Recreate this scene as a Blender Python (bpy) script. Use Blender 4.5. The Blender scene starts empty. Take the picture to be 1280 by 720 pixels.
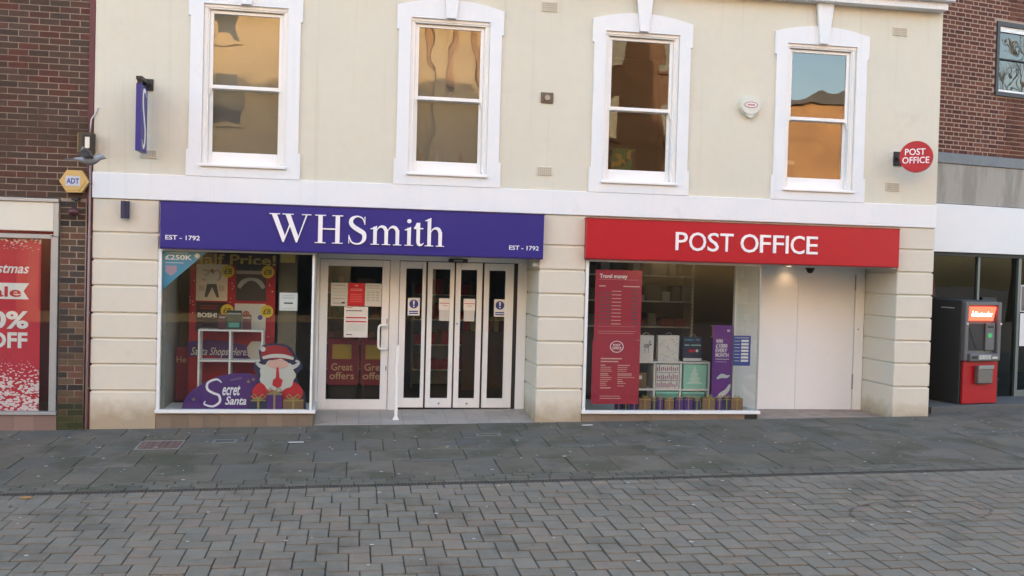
import bpy, bmesh, math, random
from mathutils import Vector, Matrix
random.seed(7)
R = random.random
U = random.uniform
scene = bpy.context.scene
COL = scene.collection

# ------------------------------------------------------------------ camera
cam_data = bpy.data.cameras.new("camera")
cam = bpy.data.objects.new("camera", cam_data)
COL.objects.link(cam)
scene.camera = cam
YAW, PITCH, ROLL = 0.162115, 0.0222154, 0.026968
fwd = Vector((math.sin(YAW)*math.cos(PITCH), math.cos(YAW)*math.cos(PITCH), -math.sin(PITCH)))
r0 = Vector((math.cos(YAW), -math.sin(YAW), 0)); u0 = r0.cross(fwd)
rr = math.cos(ROLL)*r0 + math.sin(ROLL)*u0
uu = -math.sin(ROLL)*r0 + math.cos(ROLL)*u0
m3 = Matrix((rr, uu, -fwd)).transposed()
cam.matrix_world = Matrix.Translation((0, -12.078, 1.991)) @ m3.to_4x4()
cam_data.sensor_width = 36
cam_data.lens = 1200.6/1280*36
cam_data.clip_start = .1
cam_data.clip_end = 600

# ------------------------------------------------------------------ world, sun, exposure
SUN_EL, SUN_AZ = math.radians(11), math.radians(8)      # low winter sun from behind the shops
world = bpy.data.worlds.new("World"); scene.world = world; world.use_nodes = True
wn = world.node_tree.nodes; wl = world.node_tree.links
bg = wn["Background"]; sky = wn.new("ShaderNodeTexSky")
sky.sky_type = 'NISHITA'; sky.sun_disc = False
sky.sun_elevation = SUN_EL; sky.sun_rotation = SUN_AZ
sky.air_density = 1.0; sky.dust_density = 2.5; sky.ozone_density = .6
wl.new(sky.outputs[0], bg.inputs[0]); bg.inputs[1].default_value = 0.15
sd = bpy.data.lights.new("sun", 'SUN'); sun = bpy.data.objects.new("sun", sd); COL.objects.link(sun)
sd.energy = 2.3; sd.angle = math.radians(.6); sd.color = (1, .76, .50)
sv = Vector((math.sin(SUN_AZ)*math.cos(SUN_EL), math.cos(SUN_AZ)*math.cos(SUN_EL), math.sin(SUN_EL)))
sun.rotation_euler = sv.to_track_quat('Z', 'Y').to_euler()
sun.location = (0, 20, 30)
scene.view_settings.view_transform = 'Standard'; scene.view_settings.look = 'None'
scene.view_settings.gamma = 1
scene.view_settings.exposure = 3.05
scene.render.engine = 'CYCLES'
scene.cycles.max_bounces = 8; scene.cycles.transparent_max_bounces = 16
scene.cycles.caustics_reflective = False; scene.cycles.caustics_refractive = False

# ------------------------------------------------------------------ materials
MATS = {}
def mat(name, col, rough=.6, var=.0, scale=3, bump=0, bscale=60, objvar=0, metal=0, spec=.4,
        emit=None, es=1, palette=None, stain=None, coat=0, island=False, detail=5, stretch=None, dirt=None, streak=None):
    if name in MATS: return MATS[name]
    m = bpy.data.materials.new(name); m.use_nodes = True; MATS[name] = m
    n, l = m.node_tree.nodes, m.node_tree.links
    b = n["Principled BSDF"]
    b.inputs['Roughness'].default_value = rough; b.inputs['Metallic'].default_value = metal
    b.inputs['Specular IOR Level'].default_value = spec; b.inputs['Coat Weight'].default_value = coat
    if emit:
        b.inputs['Emission Color'].default_value = (*emit, 1); b.inputs['Emission Strength'].default_value = es
    geo = n.new('ShaderNodeNewGeometry')
    pos = geo.outputs['Position']
    if stretch:
        mp = n.new('ShaderNodeMapping'); mp.inputs['Scale'].default_value = stretch
        l.new(pos, mp.inputs['Vector']); pos = mp.outputs[0]
    rgb = n.new('ShaderNodeRGB'); rgb.outputs[0].default_value = (*col, 1); c = rgb.outputs[0]
    rnd = None
    if objvar or palette:
        oi = n.new('ShaderNodeObjectInfo')
        a = n.new('ShaderNodeMath'); a.operation = 'ADD'
        l.new(oi.outputs['Random'], a.inputs[0])
        if island: l.new(geo.outputs['Random Per Island'], a.inputs[1])
        else: a.inputs[1].default_value = .137
        fr = n.new('ShaderNodeMath'); fr.operation = 'FRACT'; l.new(a.outputs[0], fr.inputs[0]); rnd = fr.outputs[0]
    if palette:
        cr = n.new('ShaderNodeValToRGB'); cr.color_ramp.interpolation = 'CONSTANT'
        e = cr.color_ramp.elements
        while len(e) < len(palette): e.new(.5)
        for i, p in enumerate(palette):
            e[i].position = i/len(palette); e[i].color = (*p, 1)
        l.new(rnd, cr.inputs[0]); c = cr.outputs[0]
    def mul(c, fac, amt):
        # c * (1 + amt*(fac-.5)*2)
        mr = n.new('ShaderNodeMapRange'); mr.inputs['To Min'].default_value = 1-amt; mr.inputs['To Max'].default_value = 1+amt
        l.new(fac, mr.inputs['Value'])
        v = n.new('ShaderNodeVectorMath'); v.operation = 'SCALE'
        l.new(c, v.inputs[0]); l.new(mr.outputs[0], v.inputs['Scale']); return v.outputs[0]
    def noise(sc, det=5, rgh=.6):
        t = n.new('ShaderNodeTexNoise'); t.inputs['Scale'].default_value = sc; t.inputs['Detail'].default_value = det
        t.inputs['Roughness'].default_value = rgh
        l.new(pos, t.inputs['Vector']); return t.outputs[0]
    if objvar:
        h = n.new('ShaderNodeMath'); h.operation = 'MULTIPLY'; h.inputs[1].default_value = 7.31; l.new(rnd, h.inputs[0])
        h2 = n.new('ShaderNodeMath'); h2.operation = 'FRACT'; l.new(h.outputs[0], h2.inputs[0])
        c = mul(c, h2.outputs[0], objvar)
    if var:
        c = mul(c, noise(scale, detail), var)
        c = mul(c, noise(scale*9, 3), var*.6)
    if stain:                                        # (colour, scale, threshold, strength): blotches with their own shape
        scol, ssc, th, st = stain
        f = noise(ssc, 6, .65)
        mr = n.new('ShaderNodeMapRange'); mr.inputs['From Min'].default_value = th; mr.inputs['From Max'].default_value = th+.1
        mr.inputs['To Max'].default_value = st; l.new(f, mr.inputs['Value'])
        mx = n.new('ShaderNodeMix'); mx.data_type = 'RGBA'; l.new(mr.outputs[0], mx.inputs['Factor'])
        l.new(c, mx.inputs['A']); mx.inputs['B'].default_value = (*scol, 1); c = mx.outputs['Result']
    if streak:                                       # (colour, strength): narrow rain runs down the wall
        mp2 = n.new('ShaderNodeMapping'); mp2.inputs['Scale'].default_value = (9, 1, .35); l.new(geo.outputs['Position'], mp2.inputs['Vector'])
        t2 = n.new('ShaderNodeTexNoise'); t2.inputs['Scale'].default_value = 1.2; t2.inputs['Detail'].default_value = 5; l.new(mp2.outputs[0], t2.inputs['Vector'])
        mr = n.new('ShaderNodeMapRange'); mr.inputs['From Min'].default_value = .58; mr.inputs['From Max'].default_value = .72
        mr.inputs['To Max'].default_value = streak[1]; l.new(t2.outputs[0], mr.inputs['Value'])
        mx = n.new('ShaderNodeMix'); mx.data_type = 'RGBA'; l.new(mr.outputs[0], mx.inputs['Factor'])
        l.new(c, mx.inputs['A']); mx.inputs['B'].default_value = (*streak[0], 1); c = mx.outputs['Result']
    if dirt:                                         # (colour, z top, z bottom, strength): splash-back grime at the foot of a wall
        dc, zt, zb, st = dirt
        sx = n.new('ShaderNodeSeparateXYZ'); l.new(geo.outputs['Position'], sx.inputs[0])
        f = noise(4, 6, .7)
        ad = n.new('ShaderNodeMath'); ad.operation = 'MULTIPLY_ADD'; ad.inputs[1].default_value = -(zt-zb)*1.2
        l.new(f, ad.inputs[0]); l.new(sx.outputs['Z'], ad.inputs[2])
        mr = n.new('ShaderNodeMapRange'); mr.inputs['From Min'].default_value = zt-(zt-zb)*.6; mr.inputs['From Max'].default_value = zb-(zt-zb)*.35
        mr.inputs['To Max'].default_value = st; l.new(ad.outputs[0], mr.inputs['Value'])
        mx = n.new('ShaderNodeMix'); mx.data_type = 'RGBA'; l.new(mr.outputs[0], mx.inputs['Factor'])
        l.new(c, mx.inputs['A']); mx.inputs['B'].default_value = (*dc, 1); c = mx.outputs['Result']
    l.new(c, b.inputs['Base Color'])
    if bump:
        bp = n.new('ShaderNodeBump'); bp.inputs['Strength'].default_value = bump; bp.inputs['Distance'].default_value = .01
        l.new(noise(bscale, 4), bp.inputs['Height']); l.new(bp.outputs[0], b.inputs['Normal'])
    return m

def glass(name, tint=(1, 1, 1), ior=1.5, wav=0, wscale=1.2, rough=0.0, haze=0):
    if name in MATS: return MATS[name]
    m = bpy.data.materials.new(name); m.use_nodes = True; MATS[name] = m
    n, l = m.node_tree.nodes, m.node_tree.links
    n.remove(n["Principled BSDF"]); out = n["Material Output"]
    tr = n.new('ShaderNodeBsdfTransparent'); tr.inputs[0].default_value = (*tint, 1)
    gl = n.new('ShaderNodeBsdfGlossy'); gl.inputs['Roughness'].default_value = rough
    fr = n.new('ShaderNodeFresnel'); fr.inputs['IOR'].default_value = ior
    mx = n.new('ShaderNodeMixShader')
    g0 = n.new('ShaderNodeNewGeometry'); inv = n.new('ShaderNodeMath'); inv.operation = 'SUBTRACT'; inv.inputs[0].default_value = 1
    l.new(g0.outputs['Backfacing'], inv.inputs[1])
    mu = n.new('ShaderNodeMath'); mu.operation = 'MULTIPLY'; l.new(fr.outputs[0], mu.inputs[0]); l.new(inv.outputs[0], mu.inputs[1])
    l.new(mu.outputs[0], mx.inputs[0]); l.new(tr.outputs[0], mx.inputs[1]); l.new(gl.outputs[0], mx.inputs[2])
    if wav:
        t = n.new('ShaderNodeTexNoise'); t.inputs['Scale'].default_value = wscale; t.inputs['Detail'].default_value = 1
        g = n.new('ShaderNodeNewGeometry'); l.new(g.outputs['Position'], t.inputs['Vector'])
        bp = n.new('ShaderNodeBump'); bp.inputs['Strength'].default_value = wav; bp.inputs['Distance'].default_value = .02
        l.new(t.outputs[0], bp.inputs['Height']); l.new(bp.outputs[0], gl.inputs['Normal'])
    o = mx.outputs[0]
    if haze:
        df = n.new('ShaderNodeBsdfDiffuse'); df.inputs[0].default_value = (.5, .5, .48, 1)
        m2 = n.new('ShaderNodeMixShader'); m2.inputs[0].default_value = haze
        l.new(o, m2.inputs[1]); l.new(df.outputs[0], m2.inputs[2]); o = m2.outputs[0]
    l.new(o, out.inputs[0]); return m

CREAM = mat('cream_render', (.632, .612, .522), .75, var=.06, scale=.9, bump=.3, bscale=90, spec=.2, stain=((.53, .49, .42), 1.3, .60, .35), streak=((.47, .42, .36), .24))
CREAM_LOW = mat('cream_masonry_paint', (.625, .59, .51), .7, var=.05, scale=1.3, bump=.2, bscale=80, spec=.25, dirt=((.32, .25, .16), .30, -.05, .8), stain=((.5, .45, .36), 2.1, .66, .4))
WHITE = mat('white_masonry_paint', (.75, .77, .80), .7, var=.035, scale=1.5, bump=.15, bscale=70, spec=.25, stain=((.6, .6, .6), 2, .62, .4), streak=((.58, .58, .58), .22))
SASHW = mat('white_gloss_wood', (.80, .80, .80), .35, var=.03, scale=6, spec=.5)
UPVC = mat('white_door_frame', (.74, .75, .76), .35, var=.04, scale=3, spec=.45, stain=((.55, .5, .45), 5, .68, .4))
WPANEL = mat('white_shutter_panel', (.73, .755, .78), .45, var=.03, scale=1.2, spec=.4, stain=((.6, .56, .5), 3, .66, .3))
PURPLE = mat('purple_sign_panel', (.018, .0150, .195), .38, var=.04, scale=1.1, spec=.4)
REDSIGN = mat('red_sign_panel', (.42, .004, .016), .38, var=.04, scale=1.3, spec=.4)
LETTER = mat('white_lettering', (.82, .80, .84), .4, spec=.4)
LETTERP = mat('pale_lettering', (.78, .76, .76), .4)
BLACK = mat('black_metal', (.02, .02, .022), .5, var=.2)
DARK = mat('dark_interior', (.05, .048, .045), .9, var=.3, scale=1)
JOINT = mat('joint_grit', (.080, .076, .064), .95, var=.3, scale=8, bump=.5, bscale=150)
GREY = mat('grey_metal', (.28, .29, .30), .4, metal=.6, var=.1)
LGREY = mat('light_grey_metal', (.5, .51, .52), .4, metal=.3, var=.08)
SHELFW = mat('white_laminate', (.72, .72, .70), .5, var=.03)
PANE = glass('shop_glass', (.93, .95, .94), 1.75, wav=.03, wscale=.6)
PANE_UP = glass('sash_glass', (.62, .62, .60), 2.1, wav=.12, wscale=2.4)
PANE_ROOM = glass('neighbour_glass', (.62, .65, .65), 1.5, wav=.08)
SLAB = mat('paving_slab', (0.108, 0.106, 0.106), .75, var=.24, scale=2.8, bump=.8, bscale=50, objvar=.09, spec=.2,
           palette=[(0.129, 0.117, 0.096), (0.135, 0.122, 0.102), (0.122, 0.116, 0.101), (0.140, 0.124, 0.101), (0.131, 0.120, 0.104), (0.123, 0.111, 0.089), (0.117, 0.111, 0.098)],
           stain=((.070, .070, .047), 1.5, .50, .65))
PAVER = mat('block_paver', (0.164, 0.155, 0.146), .88, var=.17, scale=6, bump=.8, bscale=90, objvar=.06, spec=.12, island=True,
            palette=[(0.192, 0.175, 0.146), (0.197, 0.180, 0.152), (0.203, 0.177, 0.147), (0.189, 0.175, 0.148), (0.207, 0.175, 0.146), (0.192, 0.178, 0.152), (0.184, 0.167, 0.140), (0.198, 0.180, 0.151), (0.177, 0.164, 0.139)],
            stain=((.105, .097, .082), 1.1, .53, .5))
KERB = mat('kerb_block', (.105, .10, .082), .8, var=.2, scale=4, bump=.5, objvar=.2, island=True, stain=((.05, .06, .035), 2.3, .56, .6))
LBRICK = mat('old_mixed_brick', (.1, .05, .04), .9, var=.3, scale=12, bump=.7, bscale=120, objvar=.14, spec=.12, island=True,
             palette=[(.098, .054, .042), (.086, .055, .042), (.102, .054, .042), (.076, .053, .044), (.092, .056, .044), (.112, .048, .038), (.088, .058, .046), (.082, .054, .043)],
             stain=((.080, .056, .042), .9, .48, .55))
PBRICK = mat('dark_pier_brick', (.1, .05, .04), .85, var=.25, scale=14, bump=.5, bscale=120, objvar=.25, spec=.2, island=True,
             palette=[(.12, .062, .045), (.075, .052, .040), (.05, .043, .04), (.10, .07, .048), (.06, .05, .043), (.13, .085, .058), (.045, .040, .038)],
             dirt=((.035, .045, .015), .35, -.1, .8))
MORTAR = mat('old_mortar', (.33, .27, .225), .9, var=.25, scale=1.2, bump=.5, stain=((.10, .076, .060), .7, .45, .75), dirt=((.05, .06, .025), .3, -.1, .8))
RBRICK = mat('red_brick', (0.131, 0.047, 0.033), .85, var=.18, scale=16, bump=.5, bscale=120, objvar=.2, spec=.2, island=True,
             palette=[(0.123, 0.047, 0.033), (0.135, 0.053, 0.036), (0.110, 0.044, 0.031), (0.143, 0.058, 0.039), (0.099, 0.039, 0.030)])
RMORTAR = mat('pink_mortar', (.36, .27, .22), .9, var=.15, scale=3, bump=.4)
CONC = mat('stained_concrete', (.34, .32, .285), .85, var=.12, scale=2, bump=.5, bscale=60, stretch=(3, 3, .5), stain=((.22, .21, .18), 1.1, .5, .7))
LEAD = mat('lead_flashing', (.16, .17, .185), .55, var=.25, scale=3, bump=.4, bscale=14, metal=.2)
TILE_BR = mat('brown_wall_tile', (.20, .155, .12), .5, var=.1, scale=6, objvar=.12, stain=((.12, .09, .07), 3, .6, .5))
TILE_PK = mat('pink_wall_tile', (.22, .145, .125), .5, var=.1, scale=6, objvar=.1)
TILE_LG = mat('pale_floor_tile', (.31, .295, .275), .5, var=.12, scale=2.5, objvar=.06, stain=((.16, .12, .09), 2.2, .56, .55))
TILE_RD = mat('mottled_floor_tile', (.27, .22, .19), .55, var=.12, scale=3, objvar=.16, stain=((.14, .10, .08), 3, .55, .5))
GROUT = mat('tile_grout', (.12, .11, .10), .9, var=.1)
GUM = mat('dried_gum', (.42, .42, .40), .8)
PAPERW = mat('white_paper', (.70, .70, .70), .6, var=.03)
PRINTG = mat('grey_print', (.30, .31, .32), .6)
PRINTD = mat('dark_print', (.08, .08, .09), .6)
POSTRED = mat('crimson_poster', (.36, .022, .050), .45, var=.05)
REDP = mat('red_print', (.52, .015, .03), .5)
BLUEP = mat('blue_print', (.035, .055, .26), .45)
DPURP = mat('deep_purple_card', (.075, .022, .17), .45, var=.1)
VIOLET = mat('violet_banner', (.13, .022, .22), .45)
NAVY = mat('navy_card', (.018, .028, .07), .5)
TEAL = mat('teal_card', (.10, .33, .29), .5)
MINT = mat('mint_card', (.30, .62, .52), .5, var=.03)
GOLDP = mat('gold_ribbon', (.36, .27, .10), .4, metal=.3)
YEL = mat('yellow_print', (.62, .47, .05), .5)
BROWNC = mat('brown_card', (.21, .115, .06), .7, var=.08, scale=9)
PINKS = mat('pink_print', (.60, .38, .34), .6)
SKYB = mat('blue_sticker', (.06, .28, .46), .45)
STEEL = mat('atm_grey_casing', (.13, .13, .142), .4, var=.06, metal=.3)
ATMSIDE = mat('atm_dark_side', (.030, .031, .034), .5, var=.1)
ATMRED = mat('atm_red_panel', (.38, .008, .016), .35, var=.05)

# ------------------------------------------------------------------ mesh helpers
def G(x, y):                                    # height of the sloping street
    x = max(-40, min(45, x))
    z = .016*(x-2.3)
    if y > 0: return z
    if y > -2.9: return z + .03*y
    if y > -9: return z - .087 + .03*(y+2.9)
    return z - .087 - .183

WL = {}                                         # world position of every object made here
class MB:
    def __init__(s): s.v = []; s.f = []; s.mi = []; s.cm = 0
    def add(s, vs, fs, xf=None):
        b = len(s.v)
        s.v += [tuple(xf(Vector(v)) if xf else v) for v in vs]
        s.f += [tuple(i+b for i in f) for f in fs]; s.mi += [s.cm]*len(fs)
        return s
    def box(s, x0, x1, y0, y1, z0, z1, bev=0, xf=None):
        if x0 > x1: x0, x1 = x1, x0
        if y0 > y1: y0, y1 = y1, y0
        if z0 > z1: z0, z1 = z1, z0
        if not bev:
            vs = [(x, y, z) for x in (x0, x1) for y in (y0, y1) for z in (z0, z1)]
            fs = [(0, 1, 3, 2), (4, 6, 7, 5), (0, 4, 5, 1), (2, 3, 7, 6), (0, 2, 6, 4), (1, 5, 7, 3)]
            return s.add(vs, fs, xf)
        bm = bmesh.new(); bmesh.ops.create_cube(bm, size=1)
        for v in bm.verts: v.co = Vector(((x0+x1)/2+v.co.x*(x1-x0), (y0+y1)/2+v.co.y*(y1-y0), (z0+z1)/2+v.co.z*(z1-z0)))
        bmesh.ops.bevel(bm, geom=bm.edges[:], offset=bev, segments=1, affect='EDGES')
        bm.verts.index_update()
        vs = [v.co.copy() for v in bm.verts]; fs = [[v.index for v in f.verts] for f in bm.faces]; bm.free()
        return s.add(vs, fs, xf)
    def prism(s, pts, y0, y1, xf=None):         # outline in x,z pulled through y0..y1
        n = len(pts)
        ar = sum(pts[i][0]*pts[(i+1) % n][1]-pts[(i+1) % n][0]*pts[i][1] for i in range(n))
        if ar < 0: pts = pts[::-1]
        vs = [(x, y0, z) for x, z in pts] + [(x, y1, z) for x, z in pts]
        fs = [tuple(range(n)), tuple(range(2*n-1, n-1, -1))] + [(i, i+n, (i+1) % n+n, (i+1) % n) for i in range(n)]
        return s.add(vs, fs, xf)
    def cyl(s, a, b, r, n=12, r2=None, xf=None):
        a, b = Vector(a), Vector(b); r2 = r if r2 is None else r2
        d = (b-a).normalized(); t = Vector((0, 0, 1)) if abs(d.z) < .9 else Vector((1, 0, 0))
        p = d.cross(t).normalized(); q = d.cross(p)
        vs = [a+r*(math.cos(k*2*math.pi/n)*p+math.sin(k*2*math.pi/n)*q) for k in range(n)] + \
             [b+r2*(math.cos(k*2*math.pi/n)*p+math.sin(k*2*math.pi/n)*q) for k in range(n)]
        fs = [tuple(range(n-1, -1, -1)), tuple(range(n, 2*n))] + [(k, (k+1) % n, (k+1) % n+n, k+n) for k in range(n)]
        return s.add(vs, fs, xf)
    def tube(s, pts, r, n=10, xf=None):
        P = [Vector(p) for p in pts]; rings = []
        up = None
        for i, p in enumerate(P):
            d = (P[min(i+1, len(P)-1)]-P[max(i-1, 0)]).normalized()
            if up is None: up = d.orthogonal().normalized()
            up = (up-up.dot(d)*d).normalized(); q = d.cross(up)
            rad = r[i] if isinstance(r, (list, tuple)) else r
            rings.append([p+rad*(math.cos(k*2*math.pi/n)*up+math.sin(k*2*math.pi/n)*q) for k in range(n)])
        vs = [v for rg in rings for v in rg]; fs = [tuple(range(n-1, -1, -1)), tuple(range(len(vs)-n, len(vs)))]
        for i in range(len(P)-1):
            for k in range(n): fs.append((i*n+k, i*n+(k+1) % n, (i+1)*n+(k+1) % n, (i+1)*n+k))
        return s.add(vs, fs, xf)
    def deform(s, fn):
        s.v = [tuple(fn(*v)) for v in s.v]; return s
    def build(s, name, m, parent=None, smooth=False, origin=None, normals=True):
        if not s.v: return None
        me = bpy.data.meshes.new(name)
        if origin is None:
            n = max(1, len(s.v)); lo = [min(v[i] for v in s.v) for i in range(3)]; hi = [max(v[i] for v in s.v) for i in range(3)]
            origin = Vector(((lo[0]+hi[0])/2, (lo[1]+hi[1])/2, lo[2]))
        origin = Vector(origin)
        me.from_pydata([Vector(v)-origin for v in s.v], [], s.f)
        for mm in (m if isinstance(m, (list, tuple)) else [m]): me.materials.append(mm)
        if isinstance(m, (list, tuple)):
            me.polygons.foreach_set('material_index', s.mi)
        if normals:
            bm = bmesh.new(); bm.from_mesh(me); bmesh.ops.recalc_face_normals(bm, faces=bm.faces[:]); bm.to_mesh(me); bm.free()
        if smooth:
            me.shade_smooth()
        o = bpy.data.objects.new(name, me); COL.objects.link(o)
        place(o, origin, parent)
        return o
def place(o, origin, parent=None):
    WL[o.name] = Vector(origin)
    o.location = Vector(origin) - (WL[parent.name] if parent else Vector())
    if parent: o.parent = parent
def tag(o, label, cat, group=None):
    o['label'] = label; o['category'] = cat
    if group: o['group'] = group
    return o
def thing(name, label, cat, loc, group=None):
    o = bpy.data.objects.new(name, None); COL.objects.link(o); o.empty_display_size = .1
    place(o, Vector(loc)); return tag(o, label, cat, group)
def struct(o, kind='structure'):
    o['kind'] = kind; return o
def bx(name, m, parent, *a, bev=0, xf=None, lab=None):
    o = MB().box(*a, bev=bev, xf=xf).build(name, m, parent)
    if lab: o['label'] = lab
    return o
def copy_to(o, delta, parent, name=None):       # copy of one part moved by delta, on another parent
    c = o.copy(); COL.objects.link(c)
    place(c, WL[o.name]+Vector(delta), parent); return c

_tx = {}
def text(s, x0, x1, z0, z1, y, m, parent, name='lettering', depth=.004, bold=0, xf=None, shear=0, raw=False):
    cu = bpy.data.curves.new('t', 'FONT'); cu.body = s; cu.resolution_u = 3; cu.offset = bold; cu.shear = shear
    to = bpy.data.objects.new('t', cu); COL.objects.link(to)
    dg = bpy.context.evaluated_depsgraph_get()
    me = bpy.data.meshes.new_from_object(to.evaluated_get(dg))
    bpy.data.objects.remove(to); bpy.data.curves.remove(cu)
    vs = [v.co.copy() for v in me.vertices]; fs = [tuple(p.vertices) for p in me.polygons]
    lo = [min(v[i] for v in vs) for i in (0, 1)]; hi = [max(v[i] for v in vs) for i in (0, 1)]
    sx = (x1-x0)/(hi[0]-lo[0]); sz = (z1-z0)/(hi[1]-lo[1])
    P = [(x0+(v.x-lo[0])*sx, y, z0+(v.y-lo[1])*sz) for v in vs]
    b = MB()
    b.add(P, fs, xf); n = len(P)
    # give the letters real thickness: sides back to the panel
    ed = {}
    for f in fs:
        for i in range(len(f)):
            e = (f[i], f[(i+1) % len(f)]); ed[tuple(sorted(e))] = ed.get(tuple(sorted(e)), []) + [e]
    Q = [(p[0], p[1]+depth, p[2]) for p in P]
    sides = []
    for k, e in ed.items():
        if len(e) == 1: a_, c_ = e[0]; sides.append((a_, c_, c_+n, a_+n))
    b.add(P+Q, sides, xf)
    bpy.data.meshes.remove(me)
    if raw: return b
    return b.build(name, m, parent, normals=False)

# the building to the east stands back and turns away a little: its own frame (s along, t out towards the street)
RA = math.radians(12); RP = Vector((7.85, .9, 0)); RD = Vector((math.cos(RA), math.sin(RA), 0)); RN = Vector((math.sin(RA), -math.cos(RA), 0))
def XR(v): return RP + RD*v.x - RN*v.y + Vector((0, 0, v.z))     # x along the wall, y into the building

# ================================================================== GROUND
def sheet(xs, ys, dz, zf=G):
    b = MB(); nx, ny = len(xs), len(ys)
    b.add([(x, y, zf(x, y)+dz) for y in ys for x in xs],
          [(j*nx+i, j*nx+i+1, (j+1)*nx+i+1, (j+1)*nx+i) for j in range(ny-1) for i in range(nx-1)])
    return b
gm = mat('distant_paving', (.13, .125, .12), .85, var=.15, scale=1.2, bump=.4)
X0, X1, Y0_, Y1_ = -5.2, 11.4, -7.6, -2.97
g = sheet([-150, -90, -40, -12, 0, 8, 16, 45, 90, 150], [-150, -90, -60, -26, -12, -9, -7.2, -5, -2.9, -1.5, 0, 1, 12, 60, 150], -.05).build('ground', gm, origin=(0, 0, 0))
struct(g)
road = sheet([X0-.02, -3, 0, 4, 8, X1+.1], [-7.62, -7, -5, -2.95], -.016).build('road', JOINT, origin=(0, 0, 0)); struct(road)
pavement = sheet([X0-.02, -3, 0, 4, 8, X1+.1], [-2.95, -2, -1, 0, .02], -.014).build('pavement', JOINT, origin=(0, 0, 0)); struct(pavement)

# herringbone block paving
PLn, PWd = .24, .16                              # block length and width
def paver_mesh(rot, k):
    b = MB(); w, d = (PLn, PWd) if not rot else (PWd, PLn); gp = .005
    b.box(-w/2+gp, w/2-gp, -d/2+gp, d/2-gp, -.02, 0, bev=.004)
    me = bpy.data.meshes.new('paver'); me.from_pydata([Vector(v) for v in b.v], [], b.f); me.materials.append(PAVER)
    bm = bmesh.new(); bm.from_mesh(me); bmesh.ops.recalc_face_normals(bm, faces=bm.faces[:]); bm.to_mesh(me); bm.free()
    return me
pm = [paver_mesh(False, 0), paver_mesh(True, 0)]
cells = []
X0, X1, Y0_, Y1_ = -5.2, 11.4, -7.6, -2.97
for a in range(-80, 81):
    for b_ in range(-45, 46):
        ox, oy = X0+4+a*PWd+b_*PLn, -5+a*PWd-b_*PLn
        cells.append((ox+PLn/2, oy+PWd/2, 0)); cells.append((ox+PLn+PWd/2, oy+PWd-PLn/2, 1))
cells = [c for c in cells if X0 < c[0] < X1 and Y0_ < c[1] < Y1_-(.165 if c[2] else .125)]
def in_view(x, y, z, mx=12):
    d = Vector((x, y, z))-Vector((0, -12.078, 1.991)); zc = d.dot(fwd)
    if zc < .3: return None
    px = 640+1200.6*d.dot(rr)/zc; py = 360-1200.6*d.dot(uu)/zc
    return (px, py, zc) if -mx < px < 1280+mx and -mx < py < 720+mx else None
vis = sorted([(in_view(c[0], c[1], G(c[0], c[1])), c) for c in cells if in_view(c[0], c[1], G(c[0], c[1]))], key=lambda a: a[0][2])
single = set(c for _, c in vis[:298])
field = MB()
def paver_xf(c):
    x, y, r = c
    a = U(-.012, .012); dz = U(-.0022, .0022); tx, ty = U(-.008, .008), U(-.008, .008)
    dx, dy = U(-.0012, .0012), U(-.0012, .0012)
    big = .008*math.sin(x*1.7+y*.6)*math.sin(y*2.1-x*.4)             # the street surface is not quite even
    return x+dx, y+dy, G(x, y)+dz+big*.6, a, tx, ty
for c in cells:
    x, y, z, a, tx, ty = paver_xf(c)
    if c in single:
        o = bpy.data.objects.new('paver', pm[c[2]]); COL.objects.link(o)
        o.rotation_euler = (tx, ty, a); place(o, (x, y, z), road)
    else:
        rot = Matrix.Rotation(a, 3, 'Z') @ Matrix.Rotation(ty, 3, 'Y') @ Matrix.Rotation(tx, 3, 'X'); off = Vector((x, y, z))
        me = pm[c[2]]
        field.add([rot@v.co+off for v in me.vertices], [tuple(p.vertices) for p in me.polygons])
struct(field.build('paver_field', PAVER, road, origin=(0, 0, 0), normals=False), 'stuff')
# edge course, drain and kerb setts between street and pavement
b = MB()
x = X0
while x < X1:                                                        # soldier course beside the drain
    w = .16; n0 = len(b.v); b.box(x+.004, x+w-.004, -.075, .045, -.02, U(-.002, .002), bev=.004)
    b.box(x+.004, x+w-.004, -.235, -.083, -.02, U(-.005, -.002), bev=.004)
    for i in range(n0, len(b.v)): v = b.v[i]; b.v[i] = (v[0], v[1]-3.0, v[2]+G(v[0], v[1]-3.0))
    x += w
struct(b.build('edge_paver', PAVER, road, origin=(0, 0, 0)), 'stuff')
b = MB(); x = X0
while x < X1:
    z = G(x, -2.9)
    b.box(x, x+.016, -2.945, -2.875, z-.03, z-.004); x += .032
b.box(X0, X1, -2.951, -2.945, -.02, .0); b.box(X0, X1, -2.875, -2.869, -.02, 0)
for i in range(len(b.v)-16, len(b.v)): v = b.v[i]; b.v[i] = (v[0], v[1], v[2]+G(v[0], -2.9)+.002)
dr = b.build('drain_grating', mat('cast_iron', (.085, .082, .078), .7, var=.3, scale=6, metal=.3), pavement, origin=(0, 0, 0)); struct(dr, 'stuff')
b = MB()
for row, (ya, yb, L) in enumerate(((-2.865, -2.77, .21), (-2.765, -2.67, .23), (-2.665, -2.58, .2))):
    x = X0+row*.09
    while x < X1:
        w = L*U(.93, 1.07); n0 = len(b.v)
        b.box(x+.004, x+w-.004, ya+.003, yb-.003, -.03, U(-.004, .003), bev=.005)
        for i in range(n0, len(b.v)): v = b.v[i]; b.v[i] = (v[0], v[1], v[2]+G(v[0], v[1]))
        x += w
struct(b.build('kerb_sett', KERB, pavement, origin=(0, 0, 0)), 'stuff')

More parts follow.
